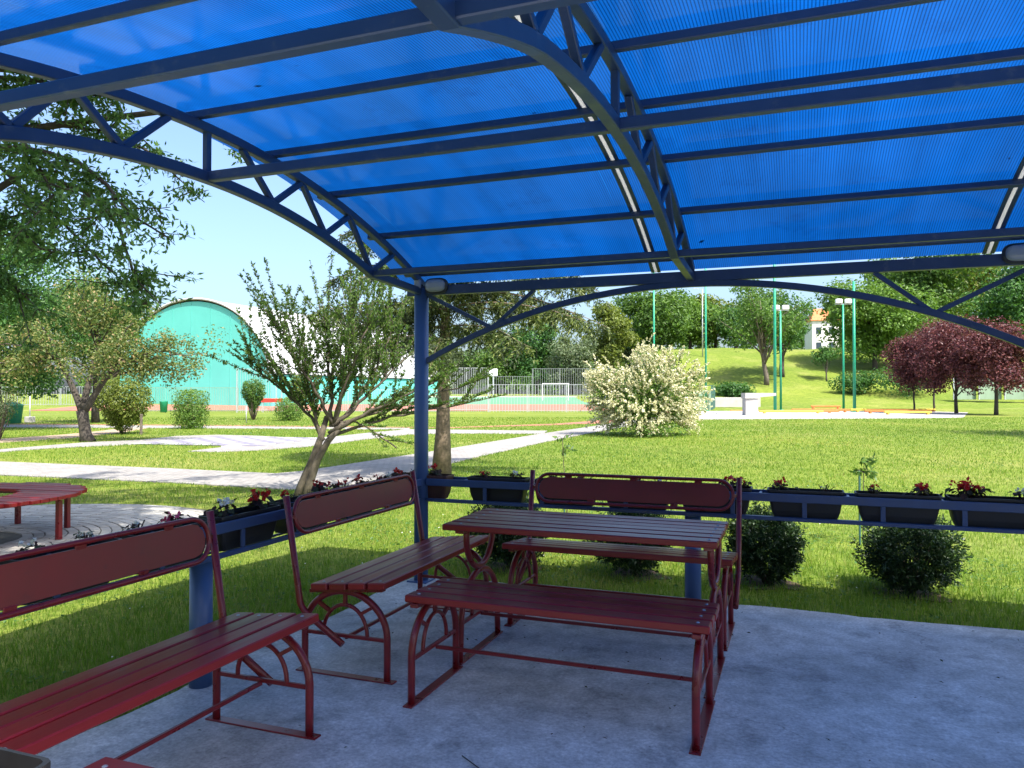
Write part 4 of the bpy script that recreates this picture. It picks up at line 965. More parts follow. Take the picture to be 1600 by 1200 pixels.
# ---- leaning multi-stemmed tree by the side railing
def shoot_tree():
    t_ = thing('multi_stem_tree', 'leaning many-stemmed young tree with upright shoots and small leaves', 'tree', at(-3.10, 11.1, GZ-0.03), YAW)
    tr = MB(); b = MB()
    # two fused stems leaning right
    t1 = np.array([(-0.03, 0, 0), (0.06, 0, 0.28), (0.20, 0.0, 0.62), (0.31, 0, 0.92), (0.40, 0.02, 1.25)]); tr.sweep(t1, [0.085, 0.068, 0.056, 0.048, 0.036], 12)
    t2 = np.array([(0.09, -0.03, 0), (0.17, -0.04, 0.3), (0.28, -0.04, 0.62), (0.44, -0.05, 0.90), (0.66, -0.06, 1.15)]); tr.sweep(t2, [0.080, 0.062, 0.052, 0.045, 0.034], 12)
    limbs = [  # base on the stems -> control -> end
        ((0.33, 0, 0.88), (0.22, 0.0, 1.35), (0.05, 0.0, 2.05), .032), ((0.36, 0, 0.9), (0.05, 0.05, 1.5), (-0.72, 0.1, 1.95), .030),
        ((0.47, 0, 1.1), (0.45, 0.1, 1.7), (0.30, 0.2, 2.7), .036), ((0.5, 0, 1.12), (0.7, 0.0, 1.75), (0.75, 0.0, 2.8), .036),
        ((0.5, -0.02, 1.1), (1.0, 0.1, 1.55), (1.5, 0.2, 2.1), .040), ((0.45, -0.03, 1.0), (1.1, -0.15, 1.35), (2.0, -0.2, 1.75), .040),
        ((0.42, -0.03, .95), (1.1, 0.0, 1.25), (2.35, 0.1, 1.42), .032), ((0.6, 0.0, 1.15), (1.2, 0.2, 1.3), (2.5, 0.3, 1.75), .026), ((0.5, 0, 1.12), (0.2, -0.3, 1.8), (-0.15, -0.5, 2.5), .030), ((0.5, 0, 1.12), (0.7, -0.3, 1.7), (1.1, -0.5, 2.5), .030),
        ((0.55, 0, 1.12), (1.0, 0.3, 1.7), (1.3, 0.5, 2.6), .028), ((0.75, 0, 1.2), (1.0, -.1, 1.12), (1.45, -.2, 0.80), .014)]
    for (p0, p1, p2, r0) in limbs:
        P = np.array([p0, p1, p2]); tt = np.linspace(0, 1, 12)[:, None]; Pb = (1-tt)**2*P[0]+2*tt*(1-tt)*P[1]+tt**2*P[2]
        Pb[1:-1] += rng.normal(size=(10, 3))*0.012; tr.sweep(Pb, rad_taper(r0, 0.010, 12), 8)
        ns = 25 if p2[2] > 1 else 4
        for k in range(ns):
            q = rng.integers(3, 12); st = Pb[q]; L = rng.uniform(0.45, 1.25)*(1.0 if p2[2] > 1.9 else 0.6)
            tang = Pb[min(q+1, 11)]-Pb[q-1]; tang /= np.linalg.norm(tang)
            dr = tang*0.55+np.array([0, 0, 0.75])+rng.normal(size=3)*np.array([0.46, 0.46, 0.26])
            if p2[2] < 1.8: dr = tang*0.9+np.array([0, 0, 0.22])+rng.normal(size=3)*np.array([0.3, 0.35, 0.2])
            dr /= np.linalg.norm(dr); en = st+dr*L
            Sh = wig(st, en, 8, 0.03, 0.0); tr.sweep(Sh, rad_taper(0.008, 0.003, 8), 5)
            n = int(50*L)+5; tt2 = rng.random(n)*0.93+0.07; idx = tt2*7; i0 = np.minimum(idx.astype(int), 6); f = (idx-i0)[:, None]
            C_ = Sh[i0]*(1-f)+Sh[i0+1]*f
            nd = np.repeat(C_, 3, 0); o = rng.normal(size=nd.shape); o /= np.linalg.norm(o, axis=1, keepdims=True); o[:, 2] = np.abs(o[:, 2])*.5+.2
            leaf_dir(b, nd+o*0.004, o+dr*0.3, np.cross(o, rng.normal(size=nd.shape)), rng.uniform(0.028, 0.058, len(nd)), 0.022)
    # long low shoots seen left
    for (e_, s0) in (((-1.0, 0.1, 2.35), (-0.1, 0, 1.65)), ((-1.35, 0.0, 2.15), (-0.4, 0.05, 1.75)), ((-0.95, 0.2, 2.75), (-0.15, 0.05, 1.7)), ((0.1, 0.2, 3.55), (0.32, 0.18, 2.5)), ((-0.45, 0.1, 3.1), (0.1, 0, 1.95)), ((-0.2, 0.1, 3.2), (0.15, 0, 2.0)), ((0.85, 0, 3.5), (0.75, 0, 2.6)), ((0.45, 0.1, 3.6), (0.35, 0.2, 2.5))):
        Sh = wig(s0, e_, 9, 0.03); tr.sweep(Sh, rad_taper(0.010, 0.003, 9), 5); L = np.linalg.norm(np.array(e_)-np.array(s0))
        n = int(70*L); idx = rng.random(n)*8; i0 = np.minimum(idx.astype(int), 7); f = (idx-i0)[:, None]; C_ = Sh[i0]*(1-f)+Sh[i0+1]*f
        nd = np.repeat(C_, 3, 0); o = rng.normal(size=nd.shape); o /= np.linalg.norm(o, axis=1, keepdims=True)
        leaf_dir(b, nd+o*0.004, o, np.cross(o, rng.normal(size=nd.shape)), rng.uniform(0.03, 0.06, len(nd)), 0.022)
    tr.build('trunk', M['bark_shoot'], t_); b.build('crown', M['leaf_shoot'], t_)
shoot_tree()

# ---- conifer with drooping sprays behind the corner post
def conifer():
    t_ = thing('conifer_tree', 'conifer with a straight mottled trunk and drooping sprays behind the corner post', 'tree', at(-1.34, 14.5, GZ-0.03), YAW)
    tr = MB(); b = MB(); b2 = MB()
    tr.sweep(wig((0, 0, 0), (0.25, 0, 11), 14, 0.006), np.interp(np.linspace(0, 11, 14), [0, .5, 1.1, 3.5, 11], [.20, .160, .125, .08, .03]), 14)
    z = 2.55
    while z < 10.4:
        for q in range(rng.integers(4, 7)):
            a_ = rng.random()*6.283; L = rng.uniform(0.75, 1.0)*(3.0*(1-(z-1.5)/10.2)+0.25)
            if z < 3.0: L *= 0.85
            st = np.array([0.02*z, 0, z]); L *= 1+.22*max(0, math.cos(a_)); en = st+np.array([math.cos(a_)*L, math.sin(a_)*L, -0.16*L+rng.normal()*.12])
            B_ = wig(st, en, 9, 0.03, 0.07); tr.sweep(B_, rad_taper(0.022, 0.005, 9), 5)
            for k in range(int(23*L)+6):
                idx = rng.uniform(0.5, 7.99); i0 = int(idx); p = B_[i0]*(1-(idx-i0))+B_[i0+1]*(idx-i0)
                sd = rng.normal(size=3)*np.array([1, 1, .25]); sd /= np.linalg.norm(sd); hl = rng.uniform(.18, .52); n = int(hl*74)+5
                tt = rng.random(n); C_ = p+sd*(tt*hl*0.75)[:, None]+np.array([0, 0, -1])*(tt**1.5*hl*0.75)[:, None]+rng.normal(size=(n, 3))*0.022
                T_ = sd*0.6+np.array([0, 0, -0.7])+rng.normal(size=(n, 3))*0.55
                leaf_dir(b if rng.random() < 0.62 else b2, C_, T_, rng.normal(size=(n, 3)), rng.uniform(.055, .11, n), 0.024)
        z += rng.uniform(0.24, 0.36)
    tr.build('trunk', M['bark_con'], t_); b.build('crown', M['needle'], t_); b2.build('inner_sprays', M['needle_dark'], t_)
conifer()

# ---- big tree in the round bench: trunk stands just out of view, its limbs hang into it
def bench_tree():
    t_ = thing('shade_tree', 'large tree growing through the round bench, its leafy branches hanging in from the left', 'tree', (-5.33, -0.12, GZ-0.02), YAW)
    tr = MB(); b = MB()
    bx, bd = -5.77, 7.94
    def L_(px, py, d): return np.array([(px-800)/1190.2*d-bx, d-bd, 1.5+(617-py)/1190.2*d-GZ])
    tr.sweep(wig((0, 0, 0), (-0.3, 0.2, 5.2), 12, 0.015), rad_taper(0.24, 0.14, 12), 14)
    hubs = [np.array([-0.1, 0.05, 2.6]), np.array([-0.18, 0.1, 3.3]), np.array([-0.25, 0.15, 4.2]), np.array([-0.3, 0.2, 5.1])]
    paths = [(0, [L_(-40, 330, 7.8), L_(20, 350, 7.7), L_(60, 385, 7.6)], .05), (0, [L_(-20, 300, 8.0), L_(40, 262, 8.1), L_(131, 295, 8.1), L_(180, 345, 8.1), L_(205, 420, 8.1), L_(228, 470, 8.1)], .05),
             (1, [L_(-30, 220, 7.6), L_(60, 232, 7.5), L_(120, 250, 7.5), L_(165, 285, 7.5), L_(200, 330, 7.5), L_(262, 368, 7.5)], .045), (1, [L_(-20, 190, 8.3), L_(80, 190, 8.4), L_(160, 200, 8.4), L_(225, 230, 8.4), L_(283, 272, 8.4)], .04),
             (2, [L_(-40, 110, 8.0), L_(50, 120, 8.0), L_(120, 132, 8.0), L_(190, 150, 8.0)], .04), (1, [L_(-30, 160, 7.3), L_(20, 200, 7.2), L_(55, 250, 7.1), L_(80, 300, 7.1)], .035), (0, [L_(-60, 380, 8.2), L_(-10, 420, 8.2), L_(30, 450, 8.2)], .035),
             (1, [L_(-30, 230, 8.6), L_(30, 290, 8.7), L_(90, 340, 8.7), L_(150, 400, 8.7), L_(195, 440, 8.7)], .035)]
    # limbs out of view that make the shade
    for k in range(0):
        a_ = rng.random()*6.283; h_ = rng.integers(1, 4); L = rng.uniform(2.0, 3.6); e_ = hubs[h_]+np.array([math.cos(a_)*L, math.sin(a_)*L, rng.uniform(.3, 1.6)])
        if e_[0] > 1.2 and e_[1] < 1.0: continue
        paths.append((h_, [hubs[h_]*.4+e_*.6+np.array([0, 0, .3]), e_], .06))
    def hidden(e_):
        """keep the added shade limbs out of view: above the shelter roof line or left of frame"""
        x_, d_, z_ = e_[0]+bx, e_[1]+bd, e_[2]+GZ
        if d_ < 2: return True
        px, py = 800+1190.2*x_/d_, 617-1190.2*(z_-1.5)/d_
        return px < -60 or py < np.interp(px, [0, 100, 200, 320, 450, 560, 640], [70, 85, 105, 150, 235, 330, 420])-60
    def clear_of_roof(e_):
        W_ = np.array(at(e_[0]+bx, e_[1]+bd, e_[2])); Sh_ = W_[:2]-SUN_DIR*(e_[2]-2.8)/math.tan(SUN_EL); return Sh_[0] < -0.9
    for k in range(150):
        a_ = rng.random()*6.283; L = rng.uniform(1.5, 5.2); e_ = np.array([-.3+math.cos(a_)*L, .2+math.sin(a_)*L, rng.uniform(4.2, 9.4-L*.35)])
        if k > 50: e_ = np.array([3.0+1.5*rng.normal(), -3.4+1.6*rng.normal(), rng.uniform(6.0, 8.6)])  # unseen limbs added, placed so their shade falls on the round paving
        if hidden(e_) and hidden(e_+np.array([.6, 0, -.5])): paths.append((3 if e_[2] > 5 else 2, [hubs[3]*.45+e_*.55+np.array([0, 0, .25]), e_], .05)) if clear_of_roof(e_) else None
    def leafy(P, n, lo=0.25):
        m_ = len(P)-1
        for k in range(n):
            idx = (lo+(1-lo)*rng.random())*m_; i0 = min(int(idx), m_-1); p = P[i0]*(1-(idx-i0))+P[i0+1]*(idx-i0)
            dr = rng.normal(size=3)*np.array([1, 1, .6])+np.array([0, 0, -.35]); dr /= np.linalg.norm(dr); L = rng.uniform(.12, .34)
            if k % 3 == 0: tr.sweep([p, p+dr*L*0.6, p+dr*L+np.array([0, 0, -.03])], [.006, .004, .002], 4)
            nn = 16; tt = rng.random(nn)*.9+.1; C_ = p+dr*(tt*L)[:, None]+rng.normal(size=(nn, 3))*.035
            T_ = dr*.5+rng.normal(size=(nn, 3))*.7+np.array([0, 0, -.35]); leaf_dir(b, C_, T_, rng.normal(size=(nn, 3))+np.array([0, 0, 1.2]), rng.uniform(.055, .095, nn), .030)
    for (h_, pts, r0) in paths:
        ctl = [hubs[h_]]+pts; P = []
        for a_, c_ in zip(ctl[:-1], ctl[1:]): P += list(wig(a_, c_, 6, 0.04)[:-1])
        P.append(ctl[-1]); P = np.array(P); tr.sweep(P, rad_taper(r0, 0.008, len(P)), 7)
        inview = len(pts) > 2
        leafy(P, 28 if inview else 34, 0.30 if inview else .5)
        for k in range(7 if inview else 5):
            q = rng.integers(len(P)//3, len(P)); st = P[q]; e_ = st+rng.normal(size=3)*np.array([.34, .3, .22])+np.array([0.05, 0, -.18]); B_ = wig(st, e_, 5, .05); tr.sweep(B_, rad_taper(.012, .004, 5), 5); leafy(B_, 9, .1)
    tr.build('trunk', M['bark_dark'], t_); b.build('crown', M['leaf_ash'], t_)
bench_tree()

# ---- clipped yews under the front railing
GY = 'small dark clipped evergreens along the front railing'
for k, (x, y, w_, h_, lb) in enumerate([(0.47, 0.80, 0.66, 0.62, 'small dark evergreen seen left behind the table edge'), (1.55, 0.92, 0.66, 0.62, 'small dark evergreen hidden behind the table and bench'),
                                 (2.60, 1.02, 0.58, 0.60, 'small dark evergreen just right of the bench back'), (3.66, 1.05, 0.70, 0.60, 'small broad evergreen at the right under the flower boxes')]):
    so_ = MB(); a = np.linspace(0, 2*np.pi, 20, endpoint=False); rr = 0.25+0.05*np.sin(3*a+k)+0.03*np.sin(5*a+2*k)+rng.normal(size=20)*.025
    so_.prism(np.c_[x+rr*np.cos(a), y+rr*np.sin(a)*0.9], GZ-0.02, GZ+0.006+0.001*k); tag(so_.build('soil_patch', M['brownsoil']), kind='structure')
    t_ = thing('evergreen_bush', lb, 'bush', (x, y, GZ), rng.random()*6, GY)
    b = MB(); tr = MB()
    for q in range(1150):
        D = rng.normal(size=3); D /= np.linalg.norm(D); D[2] = D[2] if D[2] > -.9 else -D[2]*.6
        lump = 1+0.10*math.sin(5*D[0]+k)+.08*math.sin(6*D[1]+2*k)
        p = np.array([0, 0, h_*.52])+D*np.array([w_/2, w_/2, h_*.50])*rng.uniform(.55, 1.0)*lump; p[2] = max(.04, p[2])
        if p[2] < .12: p[:2] *= .8
        dr = D+np.array([0, 0, .35])+rng.normal(size=3)*.35; dr /= np.linalg.norm(dr); L = rng.uniform(.05, .12); n = 16; tt = rng.random(n)
        C_ = p+dr*(tt*L-L*.4)[:, None]+rng.normal(size=(n, 3))*.008; T_ = dr*.55+rng.normal(size=(n, 3))*.6; leaf_dir(b, C_, T_, rng.normal(size=(n, 3)), rng.uniform(.024, .044, n), .012)
    for q in range(10):
        a_ = rng.random()*6.28; tr.sweep(wig((0, 0, 0), (math.cos(a_)*.18, math.sin(a_)*.18, h_*.7), 5, .05), rad_taper(.018, .004, 5), 5)
    tr.build('stem', M['twig'], t_); b.build('foliage', M['yew'], t_)

# ---- staked saplings
def sapling(label, x, d, zs, zl, tilt, nl, sz):
    t_ = thing('staked_sapling', label, 'sapling', at(x, d, GZ-.01), YAW, 'staked saplings in the lawn')
    s_ = MB(); s_.bar((0, 0, 0), (0.0, 0, zs), .018, .018, ch=.003); s_.build('stake', M['darkfence'], t_)
    st = MB(); P = wig((.03, 0, 0), (tilt, 0, zl), 8, .02); st.sweep(P, rad_taper(.007, .003, 8), 5)
    b = MB()
    for k in range(nl):
        q = P[-1 if k % 2 else -2]+rng.normal(size=3)*.02; a_ = rng.random()*6.28; o = np.array([math.cos(a_), math.sin(a_)*.6, .45]); L = rng.uniform(.7, 1.2)*sz
        seg = [q, q+o*L*.5, q+o*L*.9+np.array([0, 0, -.35*L])]; st.sweep(seg, [.003, .002, .002], 4)
        n = 9; tt = rng.random(n); C_ = q+o*(tt*L)[:, None]+np.array([0, 0, -1])*(tt**2*L*.45)[:, None]
        leaf_dir(b, C_, o*.4+rng.normal(size=(n, 3))*.6+np.array([0, 0, -.5]), rng.normal(size=(n, 3)), rng.uniform(.05, .09, n), .028)
    st.build('stem', M['twig'], t_); b.build('foliage', M['leaf_mid'], t_)
sapling('thin staked sapling with drooping leaves behind the right flower boxes', 3.57, 7.84, .76, .86, .05, 9, .13)
sapling('tiny staked sapling standing above the bench backrest', .60, 8.75, .60, 1.05, -.02, 5, .13)

# ------------------------------------------------------------------ grass
def grass():
    N = 330000
    d = 3.2*np.exp(rng.random(N)*math.log(52/3.2)); ang = rng.uniform(-0.72, 0.72, N); x = d*np.tan(ang)
    P2 = np.c_[x, d]; Wd = atv(np.c_[x, d, np.zeros(N)])
    ok = ~((Wd[:, 0] > -0.125) & (Wd[:, 1] < 0.165) & (Wd[:, 0] < 9.6))
    ok &= np.hypot(Wd[:, 0]-PC[0], Wd[:, 1]-PC[1]) > PR+0.02+rng.random(N)*.05
    for nm, pts in PATHS.items(): ok &= ~pip(P2, pts)
    for pts in (RED, DIRT, PAD): ok &= ~pip(P2, pts)
    for (bx_, by_) in ((0.47, .8), (1.55, .92), (2.6, 1.02), (3.66, 1.05)): ok &= np.hypot(Wd[:, 0]-bx_, (Wd[:, 1]-by_)/.9) > .14+.14*rng.random(N)
    x, d, Wd = x[ok], d[ok], Wd[ok]; n = len(d)
    patch = np.sin(Wd[:, 0]*1.7+np.sin(Wd[:, 1]*1.3)*1.4)*np.sin(Wd[:, 1]*1.9+1)+0.6*np.sin(Wd[:, 0]*4.1+2)*np.sin(Wd[:, 1]*3.7)
    edge = ((Wd[:, 1] > 0) & (Wd[:, 1] < 1.9) & (Wd[:, 0] > -.2)) | ((Wd[:, 0] < -.1) & (Wd[:, 0] > -1.6) & (Wd[:, 1] < .5))
    h = (0.038+0.022*rng.random(n)+0.012*np.clip(patch, -1, 1))*np.clip(0.9+d*0.012, 0, 1.3)
    h[edge] *= rng.uniform(1.1, 1.9, edge.sum()); wid = np.maximum(0.0042, d*0.00060)*rng.uniform(.7, 1.3, n)
    a_ = rng.random(n)*6.283; T = np.c_[np.cos(a_), np.sin(a_), np.zeros(n)]; b_ = rng.random(n)*6.283; ln = rng.uniform(.15, .9, n)[:, None]
    Ld = np.c_[np.cos(b_), np.sin(b_), np.zeros(n)]*ln
    base = np.c_[Wd[:, :2], np.full(n, GZ-.004)]; up = np.array([0, 0, 1.0])
    mid = base+(up*.6+Ld*.25)*h[:, None]; tip = base+(up*.95+Ld*.85)*h[:, None]
    wv = T*wid[:, None]*.5
    v = np.stack([base-wv, base+wv, mid+wv*.8, mid-wv*.8, tip], 1).reshape(-1, 3); k = np.arange(n)*5
    big = np.sin(Wd[:, 0]*.43+1.3*np.sin(Wd[:, 1]*.31))+np.sin(Wd[:, 1]*.37+1.1*np.sin(Wd[:, 0]*.52+2))+.7*np.sin(Wd[:, 0]*1.1+Wd[:, 1]*.8)
    c = np.clip(rng.normal(.46, .20, n)+.12*patch+.10*big, 0, 1); c[rng.random(n) < .03+.10*np.clip(big-1.1, 0, 1)] = 1.0
    h *= 1-.22*np.clip(big-1.0, 0, 1.2)
    b = MB(); b.add(v, np.stack([k, k+1, k+2, k+3], 1), False, c); b.F.append((np.stack([k+3, k+2, k+4], 1), False)); b.rnd.append(c)
    tag(b.build('grass', M['grass']), kind='stuff')
    # clover and broad weeds close to the shelter
    N = 15000; X_ = rng.uniform(-4.0, 9, N); Y_ = rng.uniform(-4.5, 3.5, N); ok = ~((X_ > -.2) & (Y_ < .24)) & (np.hypot(X_-PC[0], Y_-PC[1]) > PR+.03)
    ok &= (np.sin(X_*2.1+1)*np.sin(Y_*2.4)+rng.normal(size=N)*.4) > .05
    X_, Y_ = X_[ok], Y_[ok]; n = len(X_); P = np.c_[X_, Y_, GZ+.018+.028*rng.random(n)]
    P = np.repeat(P, 3, 0)+rng.normal(size=(n*3, 3))*np.array([.008, .008, .002]); b = MB(); leaf_quads(b, P, rng.normal(size=P.shape)*.35+np.array([0, 0, 1]), .020, .85, .08)
    tag(b.build('clover', M['clover']), kind='stuff')
    # coarse weeds in patches farther out
    N = 26000; d = 6*np.exp(rng.random(N)*math.log(34/6)); x = d*np.tan(rng.uniform(-.70, .70, N)); Wd = atv(np.c_[x, d, np.zeros(N)])
    pt = np.sin(Wd[:, 0]*.9+1.7*np.sin(Wd[:, 1]*.6))+np.sin(Wd[:, 1]*1.1+1.3*np.sin(Wd[:, 0]*.8+1))+rng.normal(size=N)*.6
    ok = (pt > 1.15) & ~((Wd[:, 0] > -.3) & (Wd[:, 1] < .4)) & (np.hypot(Wd[:, 0]-PC[0], Wd[:, 1]-PC[1]) > PR+.1)
    for pts in list(PATHS.values())+[RED, DIRT, PAD]: ok &= ~pip(np.c_[x, d], pts)
    P = np.c_[Wd[ok][:, :2], GZ+.03+.03*rng.random(ok.sum())]; b = MB(); leaf_quads(b, P, rng.normal(size=P.shape)*.45+np.array([0, 0, 1]), np.maximum(.035, .0024*d[ok]), .6, .12)
    tag(b.build('weeds', M['clover']), kind='stuff')
    # daisies
    N = 260; X_ = rng.uniform(-4, 10, N); Y_ = rng.uniform(-4, 8, N); ok = ~((X_ > -.2) & (Y_ < .24)) & (np.hypot(X_-PC[0], Y_-PC[1]) > PR+.1) & ~pip((np.c_[CT*(X_-CAMP[0])+ST*(Y_-CAMP[1]), -ST*(X_-CAMP[0])+CT*(Y_-CAMP[1])]), PATHS['near_path'])
    P = np.c_[X_[ok], Y_[ok], np.full(ok.sum(), GZ+.055)]; b = MB(); P = np.repeat(P, 2, 0); leaf_quads(b, P, rng.normal(size=P.shape)*.3+np.array([0, -.3, 1]), .013, .9, .05)
    tag(b.build('daisies', M['petal_white']), kind='stuff')
grass()

# ------------------------------------------------------------------ hall
def hall():
    cx, cd_ = -35.6, 84.5
    z0 = tz(-30, 84)-0.3
    t_ = thing('sports_hall', 'big air-dome style hall with a teal end wall and white membrane roof', 'building', at(cx, cd_, z0), YAW)
    ax = np.array([14.0, 33.0]); ax /= np.linalg.norm(ax); cr_ = np.array([-ax[1], ax[0]])*-1.0     # length axis; across axis (to the right)
    W2, H, Ln = 11.2, 11.75, 37.0
    def prof(n, k=1.0): 
        a = np.linspace(0, math.pi, n); return np.c_[-np.cos(a)*W2*k*np.abs(np.ones(n)), (np.sin(a)**0.82)*H*k]
    pr = prof(41)
    def w3(u, l, z): return (cr_[0]*u+ax[0]*l, cr_[1]*u+ax[1]*l, z)
    e = MB(); e.add([w3(u, 0.0, z) for u, z in pr], np.arange(41)[None]); e.build('end_wall', M['teal'], t_)
    e = MB(); e.add([w3(u, Ln, z) for u, z in pr], np.arange(41)[::-1][None]); e.build('rear_wall', M['teal'], t_)
    lo = 3.0
    for k in range(1, 8):
        u_ = -W2+2*W2*k/8; top = np.interp(u_, pr[:, 0], pr[:, 1])
        q = MB(); q.bar(w3(u_, -0.02, 0), w3(u_, -0.02, top-.05), .05, .03, up=(ax[0], ax[1], 0)); q.build('wall_seam', M['teal_seam'], t_)
    q = MB(); q.bar(w3(-5.2, -0.05, 1.25), w3(-3.8, -0.05, 1.25), .06, 2.3); q.build('door', M['teal_seam'], t_)
    nr = 10; ls = np.linspace(-0.12, Ln+0.12, nr)
    pu = prof(41, 1.025)
    hi = [k for k in range(41) if pu[k, 1] > lo-0.3]
    r_ = MB(); V_ = [w3(u, l+0.0, z+(0.12*math.cos(q*math.pi) if False else 0)) for q, l in enumerate(ls) for u, z in pu[hi]]; m_ = len(hi); i = np.arange(nr-1)[:, None]; j = np.arange(m_-1)[None]
    r_.add(V_, np.stack([i*m_+j, (i+1)*m_+j, (i+1)*m_+j+1, i*m_+j+1], -1).reshape(-1, 4), True); r_.build('membrane_roof', M['membrane'], t_)
    rim = MB(); rim.sweep([w3(u, -0.12, z) for u, z in pu[hi]], 0.14, 8, up=(ax[0], ax[1], 0)); rim.build('roof_rim', M['membrane'], t_)
    for s_ in (1, -1):
        lowk = [k for k in range(41) if pr[k, 1] <= lo+1.2 and pr[k, 0]*s_ > 0]
        b = MB(); P = pr[lowk]; V_ = [w3(u, l, z) for l in (0.01, Ln-0.01) for u, z in P]; m_ = len(P); j = np.arange(m_-1)
        b.add(V_, np.stack([j, j+1, m_+j+1, m_+j], 1)); b.build('side_wall', M['teal'], t_)
hall()

# ------------------------------------------------------------------ fences, courts equipment
def fence(label, pts, h, post_sp, wire_sp, mat, wr=0.012, rails=(0.05, 1.0), group='fences round the sports courts'):
    """posts as parts, wires joined (too thin to pick apart)"""
    P = [np.array(p, float) for p in pts]; c0 = P[0]
    t_ = thing('fence', label, 'fence', at(c0[0], c0[1], 0), YAW, group)
    wb_ = MB(); rb_ = MB(); pm_ = MB(); pm_.box((0, 0, h/2), (0.07, 0.07, h)); pme = pm_.mesh('fence_post')
    for a_, b_ in zip(P[:-1], P[1:]):
        L = np.linalg.norm(b_-a_); n = max(1, int(round(L/post_sp)))
        for k in range(n+1):
            p = a_+(b_-a_)*k/n; link('fence_post', pme, M[mat], t_, (p[0]-c0[0], p[1]-c0[1], tz(p[0]*0, p[1])))
        n = int(L/wire_sp)
        for k in range(n):
            p = a_+(b_-a_)*(k+.5)/n; z = tz(p[0]*0, p[1]); wb_.box((p[0]-c0[0], p[1]-c0[1], z+h/2), (wr*2, wr*2, h))
        for q in rails:
            za, zb = tz(a_[0]*0, a_[1])+h*q, tz(b_[0]*0, b_[1])+h*q; rb_.bar((a_[0]-c0[0], a_[1]-c0[1], za), (b_[0]-c0[0], b_[1]-c0[1], zb), .04, .04)
    o = wb_.build('fence_wire', M[mat], t_); o['kind'] = 'stuff'
    rb_.build('fence_rail', M[mat], t_); return t_
fence('pale green wire fence in front of the teal hall', [(X(225, 70), 70), (X(372, 70), 70)], 2.2, 4.3, .16, 'lightgreen')
fence('tall grey ball-stop fence beside the hall corner', [(X(370, 66), 66), (X(432, 68), 68)], 3.8, 3.4, .20, 'grey', .011)
fence('long pale grey picket fence along the red court', [(X(440, 68.5), 68.5), (X(700, 68.5), 68.5)], 2.0, 3.2, .20, 'grey', .012)
fence('tall grey fence section at the court corner', [(X(694, 69.5), 69.5), (X(763, 69.5), 69.5)], 4.0, 1.9, .16, 'grey', .016)
fence('pale picket fence in front of the goal', [(X(764, 68), 68), (X(946, 68), 68)], 2.45, 3.0, .26, 'grey', .016)
fence('tall dark mesh fence behind the goal', [(X(832, 106), 106), (X(960, 106), 106)], 3.9, 4.0, .30, 'darkgrey', .018)
fence('low grey fence along the far side of the green court', [(X(770, 107), 107), (X(832, 107), 107)], 2.8, 3.0, .32, 'darkgrey', .018)
fence('far white fence on the left lawn', [(X(-40, 82), 82), (X(225, 84), 84)], 2.0, 4.0, .26, 'grey', .014, group='fences round the sports courts')
# dark green cage and pale board wall at the foot of the bank
dc = thing('mesh_cage', 'dark green mesh cage with a pale green windscreen at the foot of the bank', 'cage', at(X(1108, 74), 74, tz(0, 74)), YAW)
for (xa, xb, da, db, z1, mt, nm) in ((-1.9, 0.2, 0, 0, 1.9, 'lightgreen', 'windscreen'), (0.25, 1.4, 0.0, 3.2, 2.2, 'darkfence', 'cage_side')):
    b = MB(); b.bar((xa, da, z1/2), (xb, db, z1/2), .05, z1); b.build(nm, M[mt], dc)
for (xa, da) in ((-1.9, 0), (.22, 0), (1.4, 3.2), (.8, 1.6)):
    b = MB(); b.box((xa, da, 1.2), (.08, .08, 2.4)); b.build('cage_post', M['darkfence'], dc)
b = MB(); b.bar((-1.9, 0, 2.38), (.22, 0, 2.38), .06, .06); b.bar((.22, 0, 2.38), (1.4, 3.2, 2.38), .06, .06); b.build('cage_rail', M['darkfence'], dc)
lw_ = MB(); lw_.box((0, 0, .55), (5.0, .3, 1.1), ch=.03); tag(lw_.build('retaining_wall', M['wallgrey'], None, at(X(1150, 79), 79, tz(X(1150, 79), 79)-.1)), 'low grey retaining wall at the foot of the grassy bank', 'wall').rotation_euler = (0, 0, YAW)
# goal
gl = thing('football_goal', 'white football goal frame behind the picket fence', 'goal', at(X(868, 94), 94, tz(0, 94)), YAW)
for x in (-1.6, 1.6):
    b = MB(); b.bar((x, 0, 0), (x, 0, 2.05), .07, .07, up=(0, 1, 0)); b.build('goal_post', M['white'], gl)
    b = MB(); b.bar((x, 0.05, 2.0), (x, 1.1, .05), .05, .05); b.build('net_stay', M['white'], gl)
b = MB(); b.bar((-1.65, 0, 2.1), (1.65, 0, 2.1), .07, .07); b.build('crossbar', M['white'], gl)
bs = thing('backboard', 'small white backboard on a post behind the courts', 'board', at(X(771, 106), 106, tz(0, 106)), YAW)
b = MB(); b.box((0, 0, 3.4), (1.1, .06, 1.0)); b.build('board', M['white'], bs); b = MB(); b.box((0, .1, 1.6), (.12, .12, 3.2)); b.build('post', M['grey'], bs)

